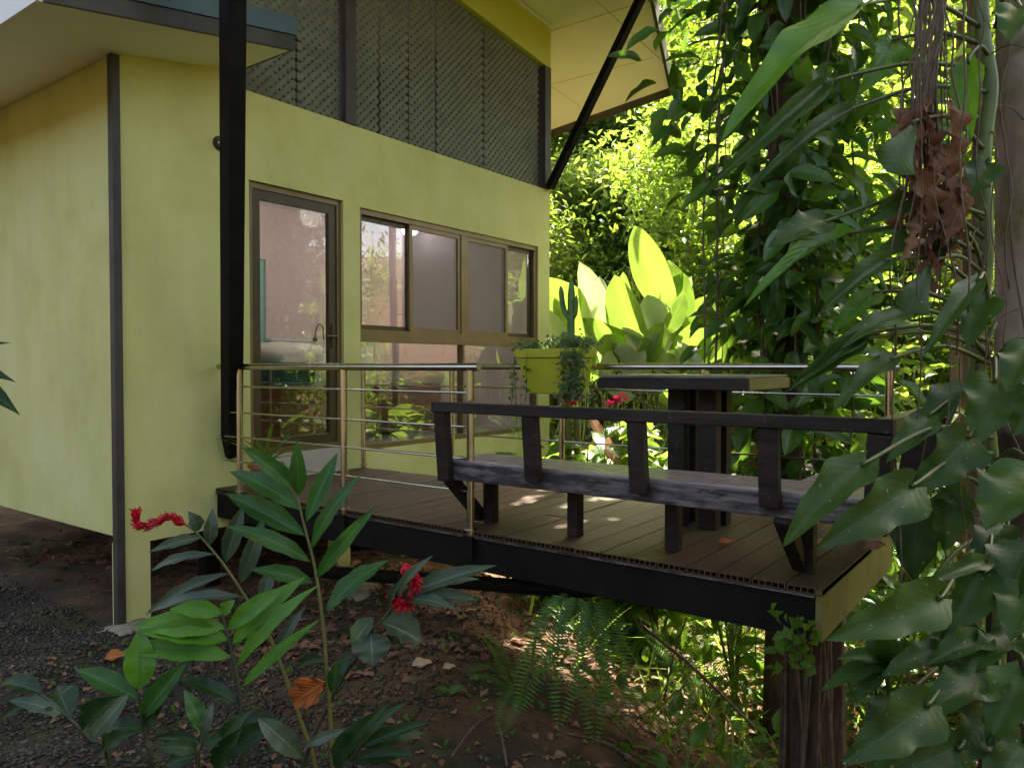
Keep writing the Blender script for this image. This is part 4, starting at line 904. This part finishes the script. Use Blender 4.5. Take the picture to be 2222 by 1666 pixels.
for gi in range(3):
    b = MB(); p0 = ORIG[heads[gi].name]
    for i, (bx, by, tx, ty, wp, d, g) in enumerate(PL):
        if g != gi: continue
        B_, T_ = at(bx, by, d), at(tx, ty, d + rnd.uniform(-.3, .3))
        v = (T_ - B_); pp = smooth_path([p0 + rng.normal(0, .08, 3) * np.array([1, 1, 0]), B_ - v * .5 + np.array([0, 0, -.25]), B_], 7); b.tube(pp, np.linspace(.020, .009, len(pp)), 7)
        one_leaf('leaf', T_PAD[i % 3], B_, T_, wp * .9 / F * d, MAT['paddle'], heads[gi], face=.85, roll=rnd.uniform(-.7, .7) + (math.pi if i % 5 in (1, 4) else 0))
    b.build('stem', MAT['petiole'], heads[gi], smooth=True)

# ---------------------------------------------------------------- sunny shrubs and flowers just beyond the deck
def shrub(label, px, py, d, h, rad, n, mat, T, ls, ws, name='shrub', group='sunny shrubs beyond the deck', stems=5, up=.5, sm='stem', zlow=.1):
    p = at(px, py, d); p = np.array([p[0], p[1], gz(p[0], p[1])]); root = empty(name, p, label, 'shrub', group)
    b = MB(); P = []; A = []; Nn = []
    tips = []
    for i in range(stems):
        a = rnd.uniform(0, 6.28); q = p + np.array([math.cos(a) * rad * rnd.uniform(.3, 1), math.sin(a) * rad * rnd.uniform(.3, 1), h * rnd.uniform(.7, 1)])
        path = smooth_path([p, (p + q) / 2 + np.array([rnd.gauss(0, .06), rnd.gauss(0, .06), .1]), q], 6); b.tube(path, np.linspace(.016, .005, len(path)), 6); tips.append(path)
    b.build('stem', MAT[sm], root, smooth=True)
    for i in range(n):
        path = rnd.choice(tips); f = rnd.uniform(zlow, 1); q = path[int(f * (len(path) - 1))]; a = rnd.uniform(0, 6.28)
        o = np.array([math.cos(a), math.sin(a), 0]); P.append(q + o * rad * .3 * rnd.random() + np.array([0, 0, rnd.gauss(0, .05)])); A.append(o + np.array([0, 0, rnd.uniform(-.5, up)])); Nn.append(np.array([0, 0, 1]) + .35 * rng.normal(size=3))
    scatter('foliage', T, P, A, Nn, rng.uniform(ls * .7, ls * 1.2, n), rng.uniform(ws * .7, ws * 1.2, n), MAT[mat], root)
    return root, tips
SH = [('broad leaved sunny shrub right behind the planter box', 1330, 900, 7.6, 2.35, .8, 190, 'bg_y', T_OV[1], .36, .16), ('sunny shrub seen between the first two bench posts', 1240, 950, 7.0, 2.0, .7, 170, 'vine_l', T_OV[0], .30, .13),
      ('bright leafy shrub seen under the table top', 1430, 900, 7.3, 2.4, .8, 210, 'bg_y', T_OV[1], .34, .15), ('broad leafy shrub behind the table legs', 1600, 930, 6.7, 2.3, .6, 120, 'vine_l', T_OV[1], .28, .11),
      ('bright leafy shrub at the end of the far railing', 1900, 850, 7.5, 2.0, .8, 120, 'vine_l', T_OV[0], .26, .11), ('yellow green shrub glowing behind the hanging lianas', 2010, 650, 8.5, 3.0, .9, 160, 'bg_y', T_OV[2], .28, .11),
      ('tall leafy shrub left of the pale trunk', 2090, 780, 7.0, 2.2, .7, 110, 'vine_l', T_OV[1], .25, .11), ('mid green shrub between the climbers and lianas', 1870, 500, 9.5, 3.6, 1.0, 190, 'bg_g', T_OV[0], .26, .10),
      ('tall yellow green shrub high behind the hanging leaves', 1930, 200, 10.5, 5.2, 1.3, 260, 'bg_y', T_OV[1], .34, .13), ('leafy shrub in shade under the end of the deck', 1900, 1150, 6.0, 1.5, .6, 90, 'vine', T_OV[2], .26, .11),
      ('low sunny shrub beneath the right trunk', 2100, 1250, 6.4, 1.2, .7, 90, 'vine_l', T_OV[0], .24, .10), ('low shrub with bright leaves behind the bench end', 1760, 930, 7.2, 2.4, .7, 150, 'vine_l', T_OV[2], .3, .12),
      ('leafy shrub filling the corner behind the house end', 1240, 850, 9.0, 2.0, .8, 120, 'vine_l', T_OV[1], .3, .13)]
for a in SH: shrub(*a)
for lab, px, py, d, n, mt in (('red ginger flower standing right of the planter underside', 1250, 860, 7.2, 40, 'pinkred'), ('pink flower spray behind the table edge', 1340, 868, 7.0, 34, 'pinkred'), ('small red flower by the table legs', 1590, 946, 6.2, 14, 'red'), ('orange flower glowing by the right trunk', 2127, 645, 6.5, 26, 'flame'), ('small red flower cluster below the planter', 1240, 872, 6.9, 22, 'red'), ('small dark red bract in the far foliage', 1640, 985, 6.3, 10, 'red')):
    p = at(px, py, d); fo = empty('red_flower' if mt != 'flame' else 'orange_flower', (p[0], p[1], gz(p[0], p[1])), lab, 'flower')
    b = MB(); b.tube(smooth_path([p, p + np.array([.03, .02, -.3]), (p[0] + .06, p[1], gz(p[0], p[1]))], 6), .006, 6); b.build('stem', MAT['stem'], fo)
    dv = rng.normal(size=(n, 3)) + np.array([0, 0, .4]); t = np.linspace(-.08, .1, n)[:, None]
    scatter('petals', T_SMALL, p + t * np.array([.6, -.5, .3]) * (1 if 'spray' in lab else .4), dv, rng.normal(size=(n, 3)), .06, .03, MAT[mt], fo)

# pale dry sword leaf leaning below the planter
sw = empty('dry_stalk', at(1330, 1000, 6.8), 'pale dry stalk leaning behind the bench under the planter', 'dry stalk')
one_leaf('blade', T_strap, at(1345, 1010, 6.9), at(1268, 880, 6.9), .10, MAT['tan'], sw, face=.9)
for lab, px in (('bare pale stem left of the second bench post', 1252), ('bare pale stem right beside the bench post', 1232)):
    p = at(px, 940, 7.3); q = np.array([p[0], p[1], gz(p[0], p[1])]); o = empty('bare_stem', q, lab, 'stem'); b = MB(); b.tube(smooth_path([q, (q + p) / 2 + np.array([.02, 0, 0]), p + np.array([0, 0, .25])], 5), [.035] * 11, 8); b.build('stalk', MAT['yellow_stem'], o, smooth=True)

# ---------------------------------------------------------------- trunk under the deck and thin trunks behind
ut = empty('rooted_trunk', (4.35, .95, -2.1), 'reddish trunk wrapped in fine roots under the deck corner', 'tree trunk')
q0 = at(1765, 1380, 4.0); qb = np.array([q0[0], q0[1], 0])
trunk_mesh('trunk', [qb + (0, 0, -2.4), qb + (.02, 0, -1.2), qb + (0, 0, -.24)], [.17, .14, .125], MAT['bark'], ut, seed=8, amp=.12)
b = MB()
for i in range(30):
    a = rnd.uniform(0, 6.28); pts = []
    for k in range(6): a += rnd.gauss(0, .16); pts.append(qb + np.array([math.cos(a) * (.135 + .012 * k), math.sin(a) * (.135 + .012 * k), -.24 - k * .4]))
    b.tube(smooth_path(pts, 4), rnd.uniform(.004, .011), 5)
b.build('root', MAT['root'], ut, smooth=True)
cv_ = empty('creeper', at(1735, 1370, 3.3), 'small lobed creeper hanging at the deck corner', 'creeper')
P = [at(1725 + rnd.gauss(0, 28), 1385 + rnd.gauss(0, 30), 2.95 + rnd.gauss(0, .03)) for _ in range(46)]
scatter('foliage', T_SMALL, P, rng.normal(size=(46, 3)) + np.array([0, 0, -.3]), -np.tile(FWD, (46, 1)) + .5 * rng.normal(size=(46, 3)), rng.uniform(.045, .08, 46), .045, MAT['vine_l'], cv_)
for lab, sx, d, r in (('thin orange barked trunk behind the lianas', 2098, 8.0, .06), ('slim tan trunk below the climber leaves', 2120, 6.3, .055), ('slim tan trunk far behind the pale tree', 2072, 11, .07)):
    p = at(sx, 800, d); z0 = gz(p[0], p[1]); o = empty('thin_tree', (p[0], p[1], z0), lab, 'tree')
    trunk_mesh('trunk', [(p[0], p[1], z0 - .1), (p[0] + .02, p[1], 1), (p[0], p[1], 3.2), (p[0] + .1, p[1], 6)], [r * 1.2, r, r, r * .7], MAT['bg_bark'], o, seed=4)
    P = rng.normal(size=(500, 3)) * np.array([.9, .9, .7]) + np.array([p[0], p[1], 6.3]); scatter('crown', T_OV[0], P, rng.normal(size=(500, 3)), rng.normal(size=(500, 3)) + np.array([0, 0, 1]), .3, .12, MAT['bg_y'], o)

# ---------------------------------------------------------------- forest behind
def tree_proto(seed, n, H, R_, mat, leaf=.17):
    r = np.random.default_rng(seed); rr = random.Random(seed)
    o = empty('forest_tree', (0, 0, 0), 'sunlit broadleaf tree in the glowing forest beyond the deck', 'tree', 'forest trees beyond the deck')
    b = MB(); cl = []
    tr = [(0, 0, -.4), (rr.gauss(0, .1), rr.gauss(0, .1), H * .4), (rr.gauss(0, .25), rr.gauss(0, .25), H * .85)]
    path = smooth_path(tr, 8); b.tube(path, np.linspace(.17, .05, len(path)), 9)
    for k in range(15):
        f = rr.uniform(.12, 1); p = path[int(f * (len(path) - 1))]; a = rr.uniform(0, 6.28); L = R_ * rr.uniform(.5, 1) * (1.15 - .5 * f)
        q = p + np.array([math.cos(a) * L, math.sin(a) * L, L * rr.uniform(.0, .6)]); pp = smooth_path([p, (p + q) / 2 + np.array([0, 0, .1]), q], 5); b.tube(pp, np.linspace(.05, .012, len(pp)), 6)
        cl.append((q, rr.uniform(.45, .95))); cl.append(((p + q) / 2, rr.uniform(.4, .8)))
    b.build('trunk', MAT['bg_bark'], o, smooth=True)
    P = []
    for c, s in cl:
        m = int(n / len(cl)); P.append(c + r.normal(size=(m, 3)) * s * np.array([.6, .6, .42]))
    P = np.concatenate(P); A = r.normal(size=(len(P), 3)) + np.array([0, 0, -.25]); Nn = r.normal(size=(len(P), 3)) * .6 + np.array([0, 0, 1])
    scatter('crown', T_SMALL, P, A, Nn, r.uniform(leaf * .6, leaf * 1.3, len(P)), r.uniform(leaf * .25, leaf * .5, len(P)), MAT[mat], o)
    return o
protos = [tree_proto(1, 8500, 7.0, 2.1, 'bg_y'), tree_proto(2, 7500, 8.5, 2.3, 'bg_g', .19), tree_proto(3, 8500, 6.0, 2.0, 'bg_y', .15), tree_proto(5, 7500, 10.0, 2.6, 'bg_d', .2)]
def place_tree(k, X, Y, s, rz, lab=None, dz=0):
    pr = protos[k]
    if not pr.get('used'): o = pr; pr['used'] = 1
    else: o = copy_tree(pr)
    o.location = (X, Y, float(gz(X, Y)) + dz); o.scale = (s, s, s); o.rotation_euler = (0, 0, rz)
    if lab: o['label'] = lab
    return o
spots = []
def polar(sx, d): p = at(sx, 790, d); return p[0], p[1]
for sx, d, k, s in ((1235, 20, 0, 1.2), (1330, 22, 2, 1.3), (1420, 20, 1, 1.2), (1480, 19, 0, 1.2), (1290, 25, 1, 1.4), (1390, 23, 3, 1.1), (1200, 19, 2, 1.2), (1560, 15, 2, 1.0), (1640, 19, 0, 1.2), (1720, 14, 1, .9), (1800, 16, 0, 1.1), (1880, 20, 3, 1.1), (1960, 14.5, 2, 1.1), (2050, 17, 1, 1.1),
                     (2140, 14, 0, 1.0), (2220, 18, 2, 1.2), (1150, 24, 3, 1.2), (1500, 27, 1, 1.5), (1700, 28, 3, 1.4), (1900, 29, 0, 1.6), (2100, 27, 1, 1.5), (1300, 30, 0, 1.6), (2350, 15, 2, 1.1), (2500, 14, 0, 1.1), (2650, 17, 1, 1.2), (2420, 22, 3, 1.2), (2900, 14, 2, 1.1), (2800, 20, 0, 1.3), (3200, 16, 1, 1.2), (1020, 30, 1, 1.5), (1500, 16, 0, 1.2), (1620, 15, 2, 1.2), (2560, 6.3, 1, .8), (1830, 13.5, 0, 1.0), (2020, 12.5, 1, .8), (1450, 20, 2, 1.5), (1560, 22, 0, 1.6), (1340, 26, 1, 1.7), (1660, 24, 2, 1.7), (1800, 22, 0, 1.6), (1950, 24, 1, 1.7), (2120, 22, 2, 1.6), (1250, 27, 0, 1.8), (1440, 32, 3, 1.7), (1600, 34, 0, 2.0), (1780, 34, 2, 2.1), (2000, 36, 0, 2.0), (1180, 33, 1, 1.8)):  # nearest tree at far right is added to shade the climber
    x, y = polar(sx, d); place_tree(k, x, y, s, rnd.uniform(0, 6.28))
for X, Y, k, s_ in ((8.4, 11.9, 2, .9), (6.8, 12.2, 0, 1.0), (9.6, 13, 1, 1), (2.5, 15.5, 2, 1.2), (-3, 13, 1, 1.1), (.5, -5.5, 0, .9), (3.4, -4.6, 1, .8), (6.0, -4.6, 2, 1.0), (9, -5, 0, .9), (12, -3.6, 2, 1), (-4, -6, 1, 1)):  # added: rear trees shade sunlit ground, front ones block sky and reflect in panes
    place_tree(k, X, Y, s_, rnd.uniform(0, 6.28), 'unseen leafy tree added round the house to block sun and sky light' )['group'] = 'added trees round the house'
for pr in protos:
    for a in [pr]:
        if 'used' in a.keys(): del a['used']
for o in bpy.data.objects:
    if 'used' in o.keys(): del o['used']
# leafy forest floor rising behind: uncountable undergrowth
P = []
while len(P) < 9000:
    sx = rnd.uniform(1100, 2700); d = rnd.uniform(9.5, 24); x, y = polar(sx, d)
    if 2 < x < 7.9 and y > 4.6: continue
    P.append((x, y, float(gz(x, y)) + abs(rnd.gauss(0, .55)) * (1 if d < 14 else 2)))
scatter('undergrowth', T_OV[0], P, rng.normal(size=(len(P), 3)) + np.array([0, 0, .5]), rng.normal(size=(len(P), 3)) * .6 + np.array([0, 0, 1]), rng.uniform(.15, .4, len(P)), rng.uniform(.06, .14, len(P)), MAT['bg_g'], origin=np.array([12., 2., 0]))
tag(bpy.data.objects['undergrowth'], 'dense leafy undergrowth covering the forest floor', 'undergrowth', kind='stuff')

# ---------------------------------------------------------------- ferns and litter under the deck
def frond(root, base, tip, droop, wid, mat='fern', n=36):
    base, tip = np.array(base), np.array(tip); path = smooth_path([base, (base + tip) / 2 + np.array([0, 0, droop]), tip], n // 2); path = path[:n + 1]
    P = []; A = []; Nn = []; L = []
    for i in range(2, len(path)):
        t = path[i] - path[i - 1]; t = t / np.linalg.norm(t); v = CAM - path[i]; v /= np.linalg.norm(v); s = np.cross(t, .5 * v + np.array([0, 0, .7])); s /= np.linalg.norm(s); f = i / len(path)
        l = wid * (math.sin(math.pi * min(1, f * .93 + .07)) ** .6)
        for sg in (1, -1): P.append(path[i]); A.append(s * sg + t * .25); Nn.append(np.cross(s, t) + .1 * rng.normal(size=3)); L.append(l)
    L = np.array(L); o = scatter('frond', T_SMALL, P, A, Nn, L, np.linalg.norm(tip - base) / n * .62, MAT[mat], root)
    return o
FN = [('hanging fern curtain below the middle of the deck beam', [(1225, 1285, 1125, 1540, 3.82), (1255, 1285, 1215, 1625, 3.8), (1240, 1285, 1165, 1460, 3.9), (1285, 1290, 1290, 1635, 3.78), (1310, 1290, 1350, 1570, 3.8), (1290, 1290, 1320, 1460, 3.9)], .115),
      ('sunlit fern standing left of the rooted trunk', [(1560, 1520, 1400, 1380, 5.6), (1560, 1520, 1500, 1340, 5.6), (1560, 1520, 1640, 1370, 5.7), (1560, 1520, 1440, 1480, 5.5), (1560, 1520, 1650, 1470, 5.5)], .12),
      ('small fern growing at the foot of the hanging fern', [(1120, 1500, 1050, 1380, 3.9), (1120, 1500, 1150, 1400, 3.9), (1120, 1500, 1015, 1460, 3.85), (1130, 1500, 1200, 1440, 3.8), (1130, 1500, 1085, 1590, 3.6)], .07),
      ('bright fern catching sun below the beam', [(1470, 1450, 1380, 1340, 6.4), (1470, 1450, 1450, 1330, 6.4), (1470, 1450, 1540, 1360, 6.4), (1470, 1450, 1420, 1430, 6.2)], .15),
      ('yellow green fern seen under the planter through the bench', [(1120, 950, 1060, 905, 7.0), (1120, 950, 1130, 890, 7.0), (1120, 950, 1180, 900, 7.0)], .09),
      ('fern showing below the bench seat at the deck edge', [(1290, 1110, 1230, 1070, 6.0), (1290, 1110, 1330, 1075, 6.0), (1390, 1130, 1350, 1090, 5.9), (1390, 1130, 1440, 1090, 5.9), (1400, 1130, 1500, 1110, 5.9)], .08)]
for lab, fr, wd in FN:
    p = at(fr[0][0], fr[0][1], fr[0][4]); o = empty('fern', p, lab, 'fern', 'ferns round the deck')
    for bx, by, tx, ty, d in fr:
        B_, T_ = at(bx, by, d), at(tx, ty, d - .12); 
        for q in (B_, T_): q[2] = max(q[2], float(gz(q[0], q[1])) + .03)
        frond(o, B_, T_, .05, wd)
# grassy and leafy cover, litter
def cover(name, n, fx, mat, T, ls, ws, lift, up, label, cat):
    zs = .1 if mat == 'dry' else .3
    P = []
    while len(P) < n:
        q = fx()
        if q is not None: P.append(q)
    P = np.array(P); z = gz(P[:, 0], P[:, 1]) + lift * rng.random(n)
    return tag(scatter(name, T, np.column_stack([P, z]), rng.normal(size=(n, 3)) * np.array([1, 1, zs]) + np.array([0, 0, up]), rng.normal(size=(n, 3)) * (.2 if mat == 'dry' else .4) + np.array([0, 0, 1]), rng.uniform(ls * .6, ls * 1.3, n), rng.uniform(ws * .6, ws * 1.3, n), MAT[mat], origin=np.array([5., 1., -1.])), label, cat, kind='stuff')
def rav():
    x, y = rnd.uniform(3.2, 10), rnd.uniform(-3, 5)
    return (x, y) if (x - 3.0) * .7 - (y - 2.6) * .62 > .85 + rnd.gauss(0, .2) else None
def under(): return (rnd.uniform(2.7, 7.5), rnd.uniform(2.6, 8.5))
cover('grass', 2600, rav, 'bg_y', T_strap, .34, .018, .05, 1.1, 'tufts of sunny grass and strappy leaves on the slope under the deck', 'grass')
cover('ground_cover', 2200, rav, 'vine_l', T_OV[0], .13, .06, .22, .3, 'low leafy ground cover on the slope below the deck', 'ground cover')
cover('leaf_litter', 4200, rav, 'dry', T_LIT, .13, .06, .02, .0, 'brown dead leaves lying thick on the slope below the deck', 'leaf litter')
cover('leaf_litter', 1500, under, 'dry', T_LIT, .10, .05, .01, .0, 'brown leaf litter scattered beneath the house floor', 'leaf litter')
def bank(): return (rnd.uniform(1.6, 4.2), rnd.uniform(1.6, 4.8))
cover('leaf_litter', 900, bank, 'dry', T_LIT, .05, .03, .01, .0, 'small brown leaf fragments scattered over the gravel and red bank', 'leaf litter')
cover('ground_cover', 420, bank, 'vine_l', T_OV[0], .035, .02, .02, .5, 'tiny green sprouts and moss tufts on the bank before the deck', 'ground cover')
# pebbles
bm = bmesh.new(); bmesh.ops.create_icosphere(bm, subdivisions=1, radius=.5)
PV = np.array([v.co[:] for v in bm.verts]); PF = np.array([[v.index for v in f.verts] for f in bm.faces]); bm.free()
def pebbles(n, fx, smin, smax, label):
    P = []
    while len(P) < n:
        q = fx()
        if q is not None: P.append(q)
    P = np.array(P); s = rng.uniform(smin, smax, n); z = gz(P[:, 0], P[:, 1]) + s * .12
    V = PV[None] * s[:, None, None] * np.stack([rng.uniform(.8, 1.5, n), rng.uniform(.7, 1.1, n), rng.uniform(.4, .75, n)], 1)[:, None, :]
    V = V * (1 + rng.uniform(-.16, .16, V.shape)); a = rng.uniform(0, 6.28, n); ca_, sa = np.cos(a)[:, None], np.sin(a)[:, None]
    V = np.stack([V[..., 0] * ca_ - V[..., 1] * sa, V[..., 0] * sa + V[..., 1] * ca_, V[..., 2]], -1) + np.column_stack([P, z])[:, None, :]
    Fc = (PF[None] + (np.arange(n) * len(PV))[:, None, None]).reshape(-1, 3)
    tag(mesh_obj('gravel', V.reshape(-1, 3), Fc, MAT['pebble'], var=np.repeat(rng.random(n), len(PV)), smooth=True, origin=np.array([2., 4., -.8])), label, 'gravel', kind='stuff')
def left():
    x, y = rnd.uniform(.6, 3.6), rnd.uniform(2.4, 7.5)
    if x > 2.5 and y > 5.2: return None
    if x > 2.3 + rnd.gauss(.2, .5): return None
    return (x, y)
pebbles(19000, left, .010, .030, 'grey river gravel spread along the house')
def mid(): 
    x, y = rnd.uniform(2.2, 4.6), rnd.uniform(2.4, 5); return (x, y)
pebbles(4000, mid, .008, .026, 'fine mossy gravel on the bank under the deck')

# single fallen leaves, seedlings, twigs
for lab, px, py, ax, sz, mt, par in (('curled pale tan dead leaf lying on the red bank', 893, 1445, 2, .11, 'tan', 'g'), ('small orange dead leaf lying on the deck boards', 1560, 1178, 2, .07, 'orange', 'd'), ('brown curled dead leaf lying at the right deck edge', 1862, 1192, 2, .14, 'dry', 'd'), ('small brown leaf lying on the deck behind the climber', 1770, 1180, 2, .08, 'tan', 'd'), ('rusty dead leaf lying by the corner footing', 225, 1430, 2, .14, 'orange', 'g'), ('small dead leaf on the soil right of the tan one', 960, 1450, 2, .07, 'tan', 'g')):
    p = on(px, py, 2, .012 if par == 'd' else -.86); 
    if par == 'g':
        for _ in range(8): p = on(px, py, 2, float(gz(p[0], p[1])) + .02)
    o = scatter('fallen_leaf', T_LIT, [p], [(.5, -.6, .12)], [(-.3, -.2, 1)], sz, sz * .6, MAT[mt], origin=p); tag(o, lab, 'dead leaf')
p = at(*cB(900, 800), 2.75); o = one_leaf('fallen_leaf', T_DRY[2], at(*cB(1050, 700), 2.7), at(*cB(770, 890), 2.7), .10, MAT['orange'], None, face=.9); tag(o, 'large orange brown dead leaf caught among the ginger stems', 'dead leaf')
for lab, px, py in (('tiny two leaved seedling on the red soil bank', 970, 1545), ('small seedling by the gravel in front of the pipe', 1150, 1330)):
    p = on(px, py, 2, -.95)
    for _ in range(8): p = on(px, py, 2, float(gz(p[0], p[1])))
    o = empty('seedling', p, lab, 'seedling'); b = MB(); b.tube([p + (0, 0, -.02), p + (0, 0, .09)], .003, 6); b.build('stem', MAT['stem'], o)
    for dx in (-.5, .9): one_leaf('leaf', T_OV[0], p + (0, 0, .09), p + np.array([dx * .06, -dx * .07, .13]), .04, MAT['vine_l'], o)
for i, (lab, pts) in enumerate((('long thin twig lying on the soil at the bottom centre', ((1075, 1560), (1100, 1660))), ('straight brown twig on the red bank', ((1070, 1550), (980, 1640))), ('leaning dead branch crossing the ferns under the deck', ((1385, 1350), (1640, 1580))), ('thin bent branch among the ferns', ((1230, 1590), (1400, 1665))), ('upright thin stick before the sunny slope', ((1490, 1340), (1440, 1520))))):
    P = []
    for (sx, sy) in pts:
        if i in (2, 4): p = at(sx, sy, 4.9)
        else:
            p = on(sx, sy, 2, -1.0)
            for _ in range(8): p = on(sx, sy, 2, float(gz(p[0], p[1])) + .015)
        P.append(p)
    b = MB(); b.tube(smooth_path([P[0], (P[0] + P[1]) / 2 + np.array([.03, .02, .02]), P[1]], 6), .006 if i != 2 else .012, 6); tag(b.build('twig', MAT['root'], None, smooth=True, origin=P[0]), lab, 'twig')
